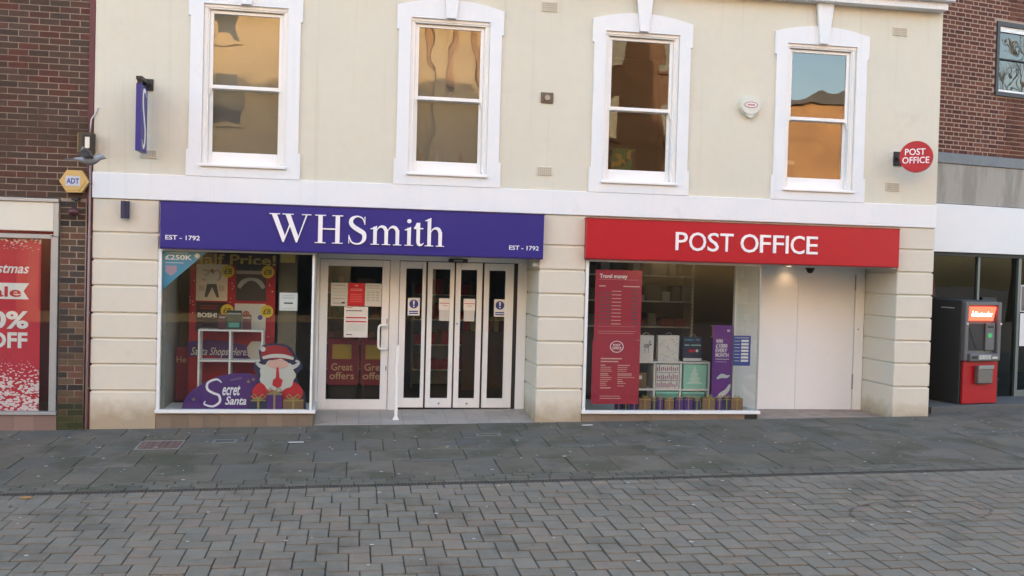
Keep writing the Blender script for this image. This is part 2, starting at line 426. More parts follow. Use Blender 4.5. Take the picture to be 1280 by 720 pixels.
# paving slabs, one by one
def slab(x0, x1, ya, yb, skew=0):
    b = MB().box(x0+.004, x1-.004, ya+.004, yb-.004, -.03, U(-.003, .003), bev=.004)
    tx = U(-.004, .004)
    b.deform(lambda X, Y, Z: (X+skew*(Y-ya), Y, Z+G(X, Y)+tx*(X-x0)))
    return b.build('slab', SLAB, pavement)
holes = [(-2.34, -1.86, -1.17, -.72), (-1.53, -1.25, -.95, -.75)]
rows = [(-2.575, -1.93), (-1.93, -1.42), (-1.42, -.86), (-.86, -.42), (-.42, 0)]
bot = [-4.4, -3.75, -3.18, -2.73, -2.40, -1.94, -1.31, -.82, -.355, -.04, .435, 1.06, 1.51, 1.94, 2.29, 2.75, 3.35, 3.8, 4.5, 5.1, 5.55, 6.2, 6.9, 7.4, 8.1, 8.7, 9.3, 10, 10.7, 11.4]
for k, (ya, yb) in enumerate(rows):
    if k == 0: xs = bot
    elif k == 3:
        xs = [-5.2, -4.5, -3.9, -3.3, -2.9, -2.34, -1.86, -1.2, -.6, -.1, .5, 1.3, 2.0, 2.5, 3.2, 3.6, 4.4, 5.1, 5.7, 6.5, 7.1, 7.9, 8.6, 9.4, 10.2, 11]
    elif k == 2:
        xs = [-5.2, -4.6, -3.8, -3.2, -2.7, -2.34, -1.86, -1.1, -.7, .05, .75, 1.2, 1.85, 2.6, 3.0, 3.7, 4.2, 4.95, 5.4, 6.1, 6.75, 7.5, 8.2, 9, 9.8, 10.5, 11.2]
    else:
        xs = [-5.2+U(0, .3)]
        while xs[-1] < 11: xs.append(xs[-1]+random.choice((.42, .45, .6, .6, .75)))
    for i in range(len(xs)-1):
        if k == 2 and abs(xs[i]+2.34) < .01: slab(xs[i], xs[i+1], ya, -1.17); continue
        if k == 3 and abs(xs[i]+2.34) < .01: slab(xs[i], xs[i+1], -.72, yb); continue
        if k in (2, 3) and i % 3 == 0 and xs[i] > -1.5 and xs[i+1]-xs[i] > .6:
            mid = xs[i]+(xs[i+1]-xs[i])*U(.4, .6); slab(xs[i], mid, ya, yb); slab(mid, xs[i+1], ya, yb); continue
        if k == 0 and i % 4 == 1: slab(xs[i], xs[i+1], ya, ya+.2); slab(xs[i], xs[i+1], ya+.2, yb); continue
        if k == 0 and i % 5 == 3: slab(xs[i], xs[i+1], ya, ya+.38); slab(xs[i], xs[i+1], ya+.38, yb); continue
        slab(xs[i], xs[i+1], ya, yb)
# forecourt of the set-back shops
for i in range(7):
    x0 = 7.86+i*.62
    yb = .9+.21*(x0-7.85)-.35
    slab(x0, x0+.62, 0, max(.12, yb))
struct(sheet([7.86, 9, 12.3], [.0, .5, 1.4], -.014).build('pavement', JOINT, origin=(8, 0, 0)))
# tiled inspection cover
t = thing('inspection_cover', 'rectangular cover infilled with small reddish blocks, set in the slabs near the brick pier', 'manhole cover', (-2.1, -.95, G(-2.1, -.95)))
def gdef(X, Y, Z): return (X, Y, Z+G(X, Y))
b = MB()
for a in ((-2.34, -1.86, -1.17, -1.15), (-2.34, -1.86, -.74, -.72), (-2.34, -2.32, -1.149, -.741), (-1.88, -1.86, -1.149, -.741)): b.box(*a, -.02, .003)
b.deform(gdef).build('frame', GREY, t)
MB().box(-2.31, -1.89, -1.14, -.75, -.03, -.008).deform(gdef).build('bed', JOINT, t)
TRD = mat('reddish_cover_block', (.15, .095, .082), .8, var=.2, scale=8, objvar=.2, bump=.3)
for i in range(6):
    for j in range(8):
        MB().box(-2.318+i*.0735+.003, -2.318+(i+1)*.0735-.003, -1.148+j*.0508+.003, -1.148+(j+1)*.0508-.003, -.012, 0).deform(gdef).build('cover_block', TRD, t)
for (cx, cy, w, d, lab) in ((-1.42, -.82, .27, .17, 'small grey framed access cover in the slabs below the purple window display'), (1.62, -.72, .30, .15, 'small iron access cover in the slabs before the folding doors')):
    t = thing('access_cover', lab, 'access cover', (cx, cy, G(cx, cy)), 'small access covers')
    b = MB(); f = .035
    for a in ((cx-w/2, cx+w/2, cy-d/2, cy-d/2+f), (cx-w/2, cx+w/2, cy+d/2-f, cy+d/2), (cx-w/2, cx-w/2+f, cy-d/2+f, cy+d/2-f), (cx+w/2-f, cx+w/2, cy-d/2+f, cy+d/2-f)): b.box(*a, -.01, .007)
    b.deform(gdef).build('frame', mat('worn_cover_frame', (.17, .17, .16), .7, var=.2), t)
    MB().box(cx-w/2+f, cx+w/2-f, cy-d/2+f, cy+d/2-f, -.01, .0045).deform(gdef).build('lid', mat('cast_iron', (0, 0, 0)), t)
# round cover cut into the block paving
t = thing('manhole_ring', 'round manhole outline cut through the grey block paving of the street', 'manhole cover', (5.0, -4.25, G(5, -4.25)))
b = MB(); n = 48
for k in range(n):
    a0, a1 = 2*math.pi*k/n, 2*math.pi*(k+1)/n
    vs = []
    for rad in (.335, .345+.006*math.sin(k*1.7)):
        for a in (a0, a1):
            X, Y = 5.0+rad*2.0*math.cos(a), -4.30+rad*math.sin(a)+.05*math.cos(a); vs.append((X, Y, G(X, Y)+.0055))
    b.add(vs, [(0, 1, 3, 2)])
b.build('rim', mat('cast_iron', (0, 0, 0)), t, origin=(5.0, -4.25, G(5, -4.25)))
# trodden chewing gum
b = MB()
for k in range(260):
    if k < 190: x, y = U(-4, 10), U(-2.55, -.1)
    else: x, y = U(-3.5, 8), U(-5.8, -3)
    r_ = U(.008, .022); m_ = 7; z = G(x, y)+.0052
    b.add([(x+r_*U(.7, 1.2)*math.cos(2*math.pi*q/m_), y+r_*U(.7, 1.2)*math.sin(2*math.pi*q/m_), z) for q in range(m_)]+[(x, y, z+.0015)], [(q, (q+1) % m_, m_) for q in range(m_)])
struct(b.build('chewing_gum', GUM, origin=(0, 0, 0)), 'stuff')
b = MB()
pts = [(-.06, 0), (-.03, .025), (.01, .03), (.05, .015), (.07, 0), (.045, -.02), (0, -.03), (-.04, -.02)]
b.add([(-2.83+px_, -3.05+py_, G(-2.83, -3.05)+.006+.02*abs(px_)) for px_, py_ in pts]+[(-2.83, -3.05, G(-2.83, -3.05)+.018)], [(i, (i+1) % 8, 8) for i in range(8)])
tag(b.build('fallen_leaf', mat('dry_leaf', (.42, .20, .06), .7)), 'orange dry leaf lying on the block paving by the drain', 'leaf')
PATCH = mat('pale_mineral_patch', (.20, .20, .195), .9, var=.2, scale=9)
b = MB()
for (cx, cy, rx, ry) in ((1.22, -1.15, .24, .12), (2.62, -1.42, .26, .10), (3.62, -1.62, .3, .08), (.85, -1.95, .3, .07), (5.9, -.62, .22, .05), (7.9, -1.1, .5, .09)):
    m_ = 22; ph_ = U(0, 6)
    ring = [(cx+rx*(1+.22*math.sin(3*q+ph_)+.1*math.sin(7*q))*math.cos(q), cy+ry*(1+.2*math.sin(4*q+ph_))*math.sin(q)) for q in [2*math.pi*k/m_ for k in range(m_)]]
    b.add([(X, Y, G(X, Y)+.0045) for X, Y in ring]+[(cx, cy, G(cx, cy)+.005)], [(k, (k+1) % m_, m_) for k in range(m_)])
PATCH.node_tree.nodes['Principled BSDF'].inputs['Alpha'].default_value = .35
struct(b.build('dried_spill', PATCH, pavement, origin=(0, 0, 0)), 'stuff')
# litter: paper scrap and receipt
for (x, y, w, a, lab) in ((-.62, -.95, .17, .1, 'thin scrap of white paper on the slabs before the glass door'), (2.95, -.25, .14, .2, 'flat pale scrap of litter at the foot of the rusticated pier')):
    b = MB().box(-w/2, w/2, -.02, .02, .004, .007)
    ca, sa = math.cos(a), math.sin(a)
    b.deform(lambda X, Y, Z: (x+X*ca-Y*sa, y+X*sa+Y*ca, Z+G(x, y)+.02*X*X))
    tag(b.build('paper_scrap', PAPERW), lab, 'litter', 'scraps of litter')

# ================================================================== MAIN BUILDING
B = thing('rendered_building', 'two storey cream rendered shop building with white string course and four white sash windows', 'building', (2.3, .4, 0))
def P(name, m, *a, bev=0, lab=None): return bx(name, m, B, *a, bev=bev, lab=lab)
XL, XR_ = -3.095, 7.83
WC = [-1.369, 1.111, 3.602, 6.083]; HW = .495
# upper wall panels, butted around the four openings
b = MB(); e = XL
for c in WC: b.box(e, c-HW, 0, .25, 2.98, 5.056); e = c+HW
b.box(e, XR_, 0, .25, 2.98, 5.056)
e = XL
for c in WC: b.box(e, c-HW, 0, .25, 5.056, 9.4) if False else None
b.box(XL, XR_, 0, .25, 5.056, 9.4)
for c in WC: b.box(c-HW, c+HW, 0, .25, 2.98, 3.13)
b.build('wall', CREAM, B)
P('string_course', WHITE, XL-.004, XR_+.004, -.022, .25, 2.675, 2.98, bev=.004)
P('cornice', WHITE, XL-.1, 7.80, -.16, .0, 5.60, 5.70, bev=.006)
P('cornice', WHITE, XL-.1, 7.86, -.24, .0, 5.70, 5.80, bev=.01)
P('cornice', CREAM, XL-.1, 7.84, -.1, .0, 5.80, 5.86, bev=.01)
P('lintel_beam', WHITE, XL, XR_, .03, .25, 2.10, 2.675)
P('side_wall', CREAM, XL, XL+.25, .251, 9, -.4, 13.4); P('side_wall', CREAM, XR_-.25, XR_, .251, 9, -.4, 13.4)
P('rear_wall', CREAM, XL+.25, XR_-.25, 8.75, 9, -.4, 13.4)
P('roof', mat('slate_roof', (.09, .09, .10), .7, var=.2), XL-.1, XR_+.1, -.1, 9.1, 13.4, 14.0)
P('upper_wall', CREAM, XL, XR_, .0, .25, 9.4, 13.4)  # unseen top, height set so its shadow line falls on the far walls
P('first_floor', DARK, XL+.25, XR_-.25, .25, 8.7, 2.70, 2.95)
P('second_floor', DARK, XL+.25, XR_-.25, .25, 8.7, 5.4, 5.6)
P('room_wall', mat('dim_room_wall', (.20, .19, .17), .9, var=.2), XL+.26, XR_-.26, 3.0, 3.1, 2.95, 5.4)
for xw in (-.13, 2.35, 4.84): P('room_wall', mat('dim_room_wall', (0, 0, 0)), xw-.05, xw+.05, .25, 3.0, 2.95, 5.4)

# windows
def arch_outline(c):
    pts = [(c-.64, 3.30), (c-.64, 4.90), (c-.665, 4.90), (c-.665, 5.20)]
    for k in range(1, 12):
        q = -1+2*k/12; pts.append((c+.62*q, 5.215+.085*(1-q*q)))
    pts += [(c+.665, 5.20), (c+.665, 4.90), (c+.64, 4.90), (c+.64, 3.30)]
    return pts
for wi, c in enumerate(WC):
    w = bx('window', SASHW, B, c-HW, c+HW, .0, .012, 5.02, 5.056)     # head board; its pieces follow as children
    # stucco surround in three butted pieces
    b = MB(); y0, y1 = -.028, -.0005
    L = [(c-.672, 2.982), (c-.672, 3.30), (c-.645, 3.30), (c-.645, 4.90), (c-.67, 4.90), (c-.67, 5.056), (c-HW, 5.056), (c-HW, 2.982)]
    b.prism(L, y0, y1); b.prism([(2*c-px, pz) for px, pz in L], y0, y1)
    top = [(c-.67, 5.056), (c-.67, 5.20)] + [(c-.62+1.24*k/12, 5.215+.085*(1-(2*k/12-1)**2)) for k in range(13)] + [(c+.67, 5.20), (c+.67, 5.056)]
    b.prism(top, y0, y1)
    b.box(c-HW, c+HW, y0, y1, 2.982, 3.10)
    b.build('surround', WHITE, w)
    MB().prism([(c-.058, 5.062), (c+.058, 5.062), (c+.118, 5.60), (c-.118, 5.60)], -.075, -.0285).build('keystone', WHITE, w)
    MB().box(c-.51, c+.51, -.06, .0, 3.10, 3.132, bev=.005).box(c-HW+.002, c+HW-.002, .0, .13, 3.10, 3.150).build('sill', SASHW, w)
    # box frame
    b = MB(); fo = .045
    b.box(c-HW, c-HW+fo, .012, .17, 3.15, 5.05, bev=.004); b.box(c+HW-fo, c+HW, .012, .17, 3.15, 5.05, bev=.004)
    b.box(c-HW+fo, c+HW-fo, .012, .17, 5.0, 5.05, bev=.004)
    # stepped inner beads
    b.box(c-HW+fo, c-HW+fo+.016, .03, .16, 3.16, 4.999); b.box(c+HW-fo-.016, c+HW-fo, .03, .16, 3.16, 4.999)
    b.build('frame', SASHW, w)
    g0 = .388
    s = MB(); xi = HW-fo-.017
    s.box(c-xi, c-g0, .055, .095, 4.045, 4.995, bev=.004); s.box(c+g0, c+xi, .055, .095, 4.045, 4.995, bev=.004)
    s.box(c-g0, c+g0, .055, .095, 4.955, 4.995, bev=.004); s.box(c-g0, c+g0, .055, .095, 4.055, 4.100, bev=.004)
    # sash horns
    for sg in (-1, 1):
        s.prism([(c+sg*(xi-.001), 4.045), (c+sg*(g0+.012), 4.045), (c+sg*(g0+.03), 3.985), (c+sg*(xi-.001), 3.965)], .058, .092)
    s.build('upper_sash', SASHW, w)
    s = MB(); drop = .0
    s.box(c-xi, c-g0, .10, .14, 3.155, 4.05, bev=.004); s.box(c+g0, c+xi, .10, .14, 3.155, 4.05, bev=.004)
    s.box(c-g0, c+g0, .10, .14, 3.155, 3.292, bev=.004); s.box(c-g0, c+g0, .10, .14, 4.045, 4.09)
    s.build('lower_sash', SASHW, w)
    bx('pane', PANE_UP, w, c-g0, c+g0, .072, .076, 4.10, 4.955)
    bx('pane', PANE_UP, w, c-g0, c+g0, .118, .122, 3.292, 4.045)
    if wi < 2:
        BL = mat('grey_window_film', (.60, .60, .59), .8, var=.12, scale=3)
        bx('blind', BL, w, c-.42, c+.42, .19, .194, 3.2, 5.0)
# sill clutter seen through the first floor panes
t = thing('patterned_box', 'yellow and green patterned box behind the third upstairs window', 'box', (3.44, .3, 3.17))
PM = bpy.data.materials.new('leafy_print'); PM.use_nodes = True
n_, l_ = PM.node_tree.nodes, PM.node_tree.links
vo = n_.new('ShaderNodeTexVoronoi'); vo.inputs['Scale'].default_value = 14; gg = n_.new('ShaderNodeNewGeometry'); l_.new(gg.outputs['Position'], vo.inputs['Vector'])
cr = n_.new('ShaderNodeValToRGB'); cr.color_ramp.interpolation = 'CONSTANT'; cr.color_ramp.elements[0].color = (.05, .07, .03, 1); cr.color_ramp.elements[1].color = (.65, .5, .04, 1); cr.color_ramp.elements[1].position = .35
e_ = cr.color_ramp.elements.new(.62); e_.color = (.12, .3, .08, 1)
sp_ = n_.new('ShaderNodeSeparateColor'); l_.new(vo.outputs['Color'], sp_.inputs[0]); l_.new(sp_.outputs[0], cr.inputs[0]); l_.new(cr.outputs[0], n_['Principled BSDF'].inputs['Base Color'])
bx('carton', PM, t, 3.30, 3.60, .24, .34, 3.17, 3.56); bx('lid', PM, t, 3.29, 3.61, .23, .35, 3.56, 3.585)
t = thing('carton', 'small pale cardboard carton standing behind the fourth upstairs window', 'box', (5.78, .3, 3.17))
bx('body', BROWNC, t, 5.70, 5.84, .22, .32, 3.17, 3.48); bx('flap', PAPERW, t, 5.69, 5.85, .215, .325, 3.48, 3.53)
t = thing('desk_bottles', 'row of small orange and white bottles behind the second upstairs window', 'bottles', (.9, .17, 3.2))
for k, (x, m_) in enumerate(((.78, PINKS), (.98, PAPERW), (1.1, PAPERW), (1.29, PINKS))):
    MB().cyl((x, .165, 3.16), (x, .165, 3.38), .022, 10).cyl((x, .165, 3.38), (x, .165, 3.42), .009, 8).build('bottle', m_, t, smooth=False)

# rusticated piers
def pier(x0, x1, depth, joints, zb, ztop=2.673):
    zs = [zb]+sorted(joints)+[ztop]
    P('pier_core', CREAM_LOW, x0+.018, x1-.018, .02, depth-.001, zb, ztop)
    for i in range(len(zs)-1):
        a = zs[i]+(.009 if i else 0); b_ = zs[i+1]-(.009 if i < len(zs)-2 else 0)
        P('rusticated_block', CREAM_LOW, x0, x1, 0, depth, a, b_, bev=.011)
pier(-3.095, -2.335, .30, [2.269, 1.944, 1.634, 1.308, 1.001, .693, .376], -.16)
pier(2.32, 2.932, .86, [2.275, 1.962, 1.653, 1.348, 1.039, .729, .428], -.04)
pier(7.29, 7.83, .86, [2.366, 2.057, 1.745, 1.431, 1.118, .806, .487], .02)
# ground floor shell
DF = mat('shop_carpet', (.07, .065, .06), .9, var=.2)
P('shop_floor', DF, -2.33, 2.31, .87, 8.7, -.05, .03); P('shop_floor', DF, 2.94, 7.3, .87, 8.7, -.05, .03)
P('display_floor', SHELFW, -2.33, -.5, .07, .87, .02, .115); P('display_floor', SHELFW, 2.94, 5.32, .07, 1.3, .02, .12)
IW = mat('shop_wall_paint', (.30, .29, .27), .9, var=.12)
P('shop_ceiling', IW, -2.33, 7.3, .251, 8.7, 2.45, 2.5)
P('shop_wall', IW, -2.335, -2.30, .30, 8.7, -.05, 2.45); P('shop_wall', IW, 2.58, 2.66, .87, 8.7, -.05, 2.45)
P('shop_wall', IW, -2.3, 2.58, 5.5, 5.6, -.05, 2.45); P('shop_wall', IW, 2.66, 7.5, 3.4, 3.5, -.05, 2.45)
P('soffit', UPVC, -.45, 2.30, .25, .86, 2.108, 2.12); P('soffit', UPVC, 5.35, 7.28, .25, .86, 2.108, 2.12)

# lobby floors and stallriser tiles
def floor_tiles(x0, x1, nx_, ny_, m_, zfun, nm):
    MB().box(x0, x1, .0, .86, -.1, -.004).deform(lambda X, Y, Z: (X, Y, Z+zfun(X, Y))).build('lobby_floor', GROUT, B)
    for i in range(nx_):
        for j in range(ny_):
            xa, xb = x0+(x1-x0)*i/nx_, x0+(x1-x0)*(i+1)/nx_; ya, yb = .86*j/ny_, .86*(j+1)/ny_
            MB().box(xa+.002, xb-.002, ya+.002, yb-.002, -.008, U(-.0006, .0006)).deform(lambda X, Y, Z: (X, Y, Z+zfun(X, Y))).build(nm, m_, B)
floor_tiles(-.47, 2.318, 10, 4, TILE_LG, lambda X, Y: -.035+.010*(X+.47)+.07*Y, 'floor_tile')
floor_tiles(5.345, 7.288, 13, 6, TILE_RD, lambda X, Y: .042+.004*(X-5.3)+.008*Y, 'floor_tile')
def stall(x0, x1, n, zt, m_, y=.0, gap=None):
    P('stallriser_bed', GROUT, x0, x1, y+.012, y+.06, -.14, zt-.002)
    for i in range(n):
        xa, xb = x0+(x1-x0)*i/n, x0+(x1-x0)*(i+1)/n
        if gap and i >= gap: continue
        P('stallriser_tile', m_, xa+.0015, xb-.0015, y+.002, y+.012, -.14, zt-.004)
stall(-2.333, -.475, 10, .115, TILE_BR)
stall(2.934, 5.34, 13, .122, TILE_BR)
bx('air_brick', BLACK, B, 5.16, 5.335, -.006, .001, .03, .115)

# ------------------------------------------------------------------ shop windows
def shop_window(x0, x1, z0, z1, side_x, side_sign, lab):
    w = thing_part = bx('shop_window', UPVC, B, x0-.01, x1+.03, -.035, .06, z0-.03, z0+.012, bev=.004, lab=lab)      # sill
    MB().box(x0, x0+.04, -.012, .05, z0+.012, z1, bev=.004).build('frame', UPVC, w)
    MB().box(x0+.04, x1, -.012, .05, z1-.02, z1+.02, bev=.004).build('head_frame', UPVC, w)
    bx('pane', PANE, w, x0+.04, x1-.02, .018, .026, z0+.012, z1-.02)
    # return pane beside the lobby
    bx('side_pane', PANE, w, x1-.014, x1-.006, .05, .80, z0+.012, z1-.02)
    bx('corner_trim', mat('clear_corner', (.35, .38, .37), .3, metal=.2), w, x1-.018, x1+.0, .010, .03, z0+.012, z1-.02)
    bx('jamb', UPVC, w, x1-.035, x1+.012, .80, .862, z0-.05, z1+.03, bev=.004)
    bx('side_sill', UPVC, w, x1-.03, x1+.03, .06, .80, z0-.03, z0+.012, bev=.003)
    bx('side_riser', TILE_BR, w, x1-.02, x1+.006, .06, .80, -.05, z0-.03)
    return w
W1 = shop_window(-2.335, -.478, .142, 2.09, -.48, 1, 'shop window with blue corner sticker and purple festive display')
bx('mullion', UPVC, W1, -.522, -.494, -.008, .05, .154, 2.07, bev=.004)
W2 = shop_window(2.935, 5.335, .145, 2.105, 5.33, 1, 'wide shop window full of gift bags and red posters')

# ------------------------------------------------------------------ doors (recessed 0.85)
YD = .83
b = MB()
b.box(-.47, 2.33, YD, YD+.03, 2.036, 2.107)                              # header
b.box(-.475, -.462, YD, YD+.06, .0, 2.036); b.box(.462, .585, YD, YD+.06, .0, 2.036, bev=.004); b.box(2.19, 2.318, YD, YD+.06, .0, 2.036, bev=.004)
b.build('door_frame', UPVC, B)
def leaf(name, x0, x1, g0, g1, zb, zt, gz0, gz1, y=YD, lab=None):
    b = MB()
    b.box(x0, g0, y, y+.045, zb, zt, bev=.004); b.box(g1, x1, y, y+.045, zb, zt, bev=.004)
    b.box(g0, g1, y, y+.045, zb, gz0, bev=.004); b.box(g0, g1, y, y+.045, gz1, zt, bev=.004)
    o = b.build(name, UPVC, B)
    if lab: o['label'] = lab
    bx('pane', PANE, o, g0, g1, y+.018, y+.026, gz0, gz1)
    return o
D0 = leaf('glass_door', -.458, .455, -.352, .358, .035, 2.028, .168, 1.94, lab='wide single glass door with a white D shaped pull handle')
MB().tube([(.43, YD-.001, 1.165), (.43, YD-.06, 1.165), (.40, YD-.075, 1.165), (.345, YD-.075, 1.165), (.325, YD-.075, 1.145), (.322, YD-.075, 1.10), (.322, YD-.075, .92), (.325, YD-.075, .875), (.345, YD-.075, .855), (.40, YD-.075, .855), (.43, YD-.06, .855), (.43, YD-.001, .855)], .0165, 10).build('handle', SASHW, D0, smooth=True)
bx('lock', GREY, D0, .425, .44, YD-.006, YD, 1.19, 1.25); bx('lock', GREY, D0, .425, .44, YD-.006, YD, .56, .62)
for k, (x0, x1, g0, g1) in enumerate(((.592, .952, .675, .893), (.964, 1.334, 1.03, 1.265), (1.343, 1.715, 1.412, 1.63), (1.73, 2.165, 1.80, 2.02))):
    lf = leaf('folding_door_leaf', x0, x1-.012 if k < 3 else x1-.03, g0, g1, .062, 2.026, .19, 1.93)
    if k in (1, 2): MB().cyl((x0+.185, YD-.008, .12), (x0+.185, YD, .12), .014, 10).build('bolt', GREY, lf)
    if k == 2: MB().cyl((x0+.03, YD-.01, 1.2), (x0+.03, YD, 1.2), .012, 10).build('lock', GREY, lf)
b = MB()
for x in (.952-.012, 1.334-.012, 1.703): b.box(x, x+.024, YD+.012, YD+.03, .06, 2.03)
b.box(2.135, 2.19, YD+.01, YD+.03, .05, 2.036); b.box(.585, .592, YD+.012, YD+.03, .06, 2.03)
b.build('gap_strip', BLACK, B)  # black strips put in for the dark gaps between the leaves
P('threshold', LGREY, -.47, 2.33, YD-.01, YD+.08, .0, .034)
# blank white doors of the second unit
d2 = P('double_door', WPANEL, 5.345, 6.262, YD, YD+.045, .055, 2.06, lab='blank white door leaf')
d3 = P('double_door', WPANEL, 6.266, 7.135, YD, YD+.045, .055, 2.06, lab='blank white door leaf beside its hinges')
for z in (.35, 1.78): MB().cyl((7.14, YD-.006, z), (7.14, YD-.006, z+.22), .010, 8).build('hinge', GREY, d3)
b = MB(); b.box(5.345, 7.286, YD-.006, YD+.02, 2.061, 2.107); b.box(7.145, 7.285, YD-.012, YD+.06, .05, 2.06, bev=.004); b.build('door_frame', UPVC, B)
MB().cyl((7.20, YD-.02, 1.22), (7.20, YD-.01, 1.22), .012, 8).build('bolt', GREY, B)

# vents on the render
VM = mat('vent_terracotta_paint', (.60, .55, .45), .8, var=.1)
def vent(x0, x1, z0, z1, nx_=7, nz=4, m_=VM):
    v = P('vent', m_, x0, x1, -.012, .0, z0, z1, bev=.003)
    b = MB(); 
    for i in range(nx_):
        for j in range(nz):
            xa = x0+.012+(x1-x0-.024)*i/nx_; za = z0+.012+(z1-z0-.024)*j/nz
            b.box(xa+.003, xa+(x1-x0-.024)/nx_-.004, -.0135, -.012, za+.003, za+(z1-z0-.024)/nz-.004)
    b.build('hole', BLACK if m_ is not VM else mat('vent_hole', (.40, .36, .30), .9), v)
vent(2.26, 2.47, 5.245, 5.37); vent(2.255, 2.455, 3.165, 3.28); vent(-2.575, -2.375, 3.17, 3.275)
vent(7.095, 7.31, 5.255, 5.37, 2, 4); vent(7.07, 7.275, 3.155, 3.275, 2, 4)
v = P('vent_plate', mat('rusty_plate', (.16, .12, .09), .6, var=.3, scale=20, metal=.4), 2.28, 2.44, -.02, 0, 4.085, 4.22, bev=.004)
MB().cyl((2.36, -.045, 4.15), (2.36, -.02, 4.15), .035, 10).build('outlet', GREY, v)

# ------------------------------------------------------------------ fascia signs
def vstroke(b, pts, ws, y0, y1, sub=8):         # variable-width pen stroke through control points (x,z)
    def cr_(p, i, t):
        p0, p1, p2, p3 = p[max(i-1, 0)], p[i], p[i+1], p[min(i+2, len(p)-1)]
        f = lambda a, b_, c, d: .5*((2*b_)+(-a+c)*t+(2*a-5*b_+4*c-d)*t*t+(-a+3*b_-3*c+d)*t**3)
        return tuple(f(p0[k], p1[k], p2[k], p3[k]) for k in range(len(p0)))
    src = [(p[0], p[1], w) for p, w in zip(pts, ws)]; P_ = []
    for i in range(len(src)-1):
        for k in range(sub): P_.append(cr_(src, i, k/sub))
    P_.append(src[-1]); L, Rr = [], []
    for i, p in enumerate(P_):
        a, c = P_[max(i-1, 0)], P_[min(i+1, len(P_)-1)]; d = Vector((c[0]-a[0], c[1]-a[1])).normalized(); nrm = Vector((-d.y, d.x))*p[2]/2
        L.append((p[0]+nrm.x, p[1]+nrm.y)); Rr.append((p[0]-nrm.x, p[1]-nrm.y))
    n = len(P_); vs = [(x, y0, z) for x, z in L+Rr]+[(x, y1, z) for x, z in L+Rr]
    fs = []
    for i in range(n-1): fs += [(i, i+1, n+i+1, n+i), (i, i+2*n, i+1+2*n, i+1), (n+i, n+i+1, 3*n+i+1, 3*n+i)]
    fs += [(0, n, 3*n, 2*n), (n-1, 3*n-1, 4*n-1, 2*n-1)]
    b.add(vs, fs)
def serif_name(x0, x1, z0, z1, y, m_, parent):
    tot = 6.06; sx = (x1-x0)/tot; sz = (z1-z0)
    k = [0]
    def T(p, ox=0): return (x0+(p[0]+ox)*sx, z0+p[1]*sz)
    def poly(b, pts, ox): k[0] += 1; b.prism([T(p, ox) for p in pts], y-.0004*(k[0] % 7), y+.022)
    def st(b, pts, ws, ox): k[0] += 1; vstroke(b, [T(p, ox) for p in pts], [w*sz for w in ws], y-.0004*(k[0] % 7), y+.022)
    def rect(b, a, c, d, e, ox): poly(b, [(a, d), (c, d), (c, e), (a, e)], ox)
    def fin(b): b.build('letter', m_, parent)
    S = .032
    # W
    b = MB(); o = 0
    rect(b, 0, .36, 1-S, 1, o); rect(b, .44, .82, 1-S, 1, o); rect(b, 1.10, 1.42, 1-S, 1, o)
    poly(b, [(.085, 1-S), (.255, 1-S), (.56, .16), (.49, 0), (.46, 0)], o)
    poly(b, [(.46, 0), (.50, 0), (.755, .70), (.725, .76)], o)
    poly(b, [(.545, 1-S), (.715, 1-S), (1.01, .16), (.94, 0), (.91, 0)], o)
    poly(b, [(.92, 0), (.955, 0), (1.285, 1-S), (1.235, 1-S)], o); fin(b)
    # H
    b = MB(); o = 1.55
    for xa in (.11, .70): rect(b, xa, xa+.15, S, 1-S, o); rect(b, xa-.11, xa+.26, 0, S, o); rect(b, xa-.11, xa+.26, 1-S, 1, o)
    rect(b, .26, .70, .485, .53, o); fin(b)
    # S
    b = MB(); o = 2.70
    st(b, [(.55, .76), (.47, .93), (.29, .985), (.12, .90), (.085, .74), (.20, .60), (.36, .50), (.53, .38), (.54, .18), (.42, .04), (.25, .015), (.10, .09), (.03, .27)],
       [.02, .045, .055, .12, .15, .16, .165, .155, .13, .07, .05, .05, .02], o)
    rect(b, .545, .575, .70, .98, o); rect(b, .005, .035, .02, .32, o); fin(b)
    # m
    b = MB(); o = 3.46; xh = .66
    for xa in (.10, .49, .88): rect(b, xa, xa+.125, .03, xh-.12 if xa > .2 else xh-.02, o); rect(b, xa-.085, xa+.21, 0, .03, o)
    poly(b, [(.0, xh-.08), (.10, xh-.05), (.225, xh+.02), (.225, xh-.10), (.0, xh-.115)], o)
    for xa in (.225, .615): st(b, [(xa-.005, xh-.16), (xa+.06, xh-.05), (xa+.17, xh-.005), (xa+.27, xh-.055), (xa+.3275, xh-.17)], [.02, .045, .09, .12, .125], o)
    fin(b)
    # i
    b = MB(); o = 4.66
    rect(b, .09, .215, .03, xh-.02, o); rect(b, .0, .30, 0, .03, o); poly(b, [(.0, xh-.08), (.09, xh-.05), (.215, xh+.02), (.215, xh-.10), (.0, xh-.115)], o)
    poly(b, [(.15+.075*math.cos(a*math.pi/8), .88+.075*math.sin(a*math.pi/8)) for a in range(16)], o); fin(b)
    # t
    b = MB(); o = 4.98
    rect(b, .09, .215, .12, .83, o); rect(b, .0, .33, xh-.055, xh-.01, o)
    poly(b, [(.0, xh-.012), (.09, xh-.012), (.09, .83), (.06, .74)], o)
    st(b, [(.1525, .18), (.17, .07), (.235, .035), (.31, .07), (.345, .12)], [.125, .11, .075, .035, .015], o); fin(b)
    # h
    b = MB(); o = 5.37
    rect(b, .09, .215, .03, .98, o); rect(b, .0, .30, 0, .03, o); poly(b, [(.0, .93), (.09, .96), (.215, 1.03), (.215, .9), (.0, .90)], o)
    rect(b, .48, .605, .03, xh-.14, o); rect(b, .395, .69, 0, .03, o)
    st(b, [(.21, xh-.16), (.275, xh-.05), (.39, xh-.005), (.49, xh-.055), (.5425, xh-.18)], [.02, .045, .09, .12, .125], o); fin(b)
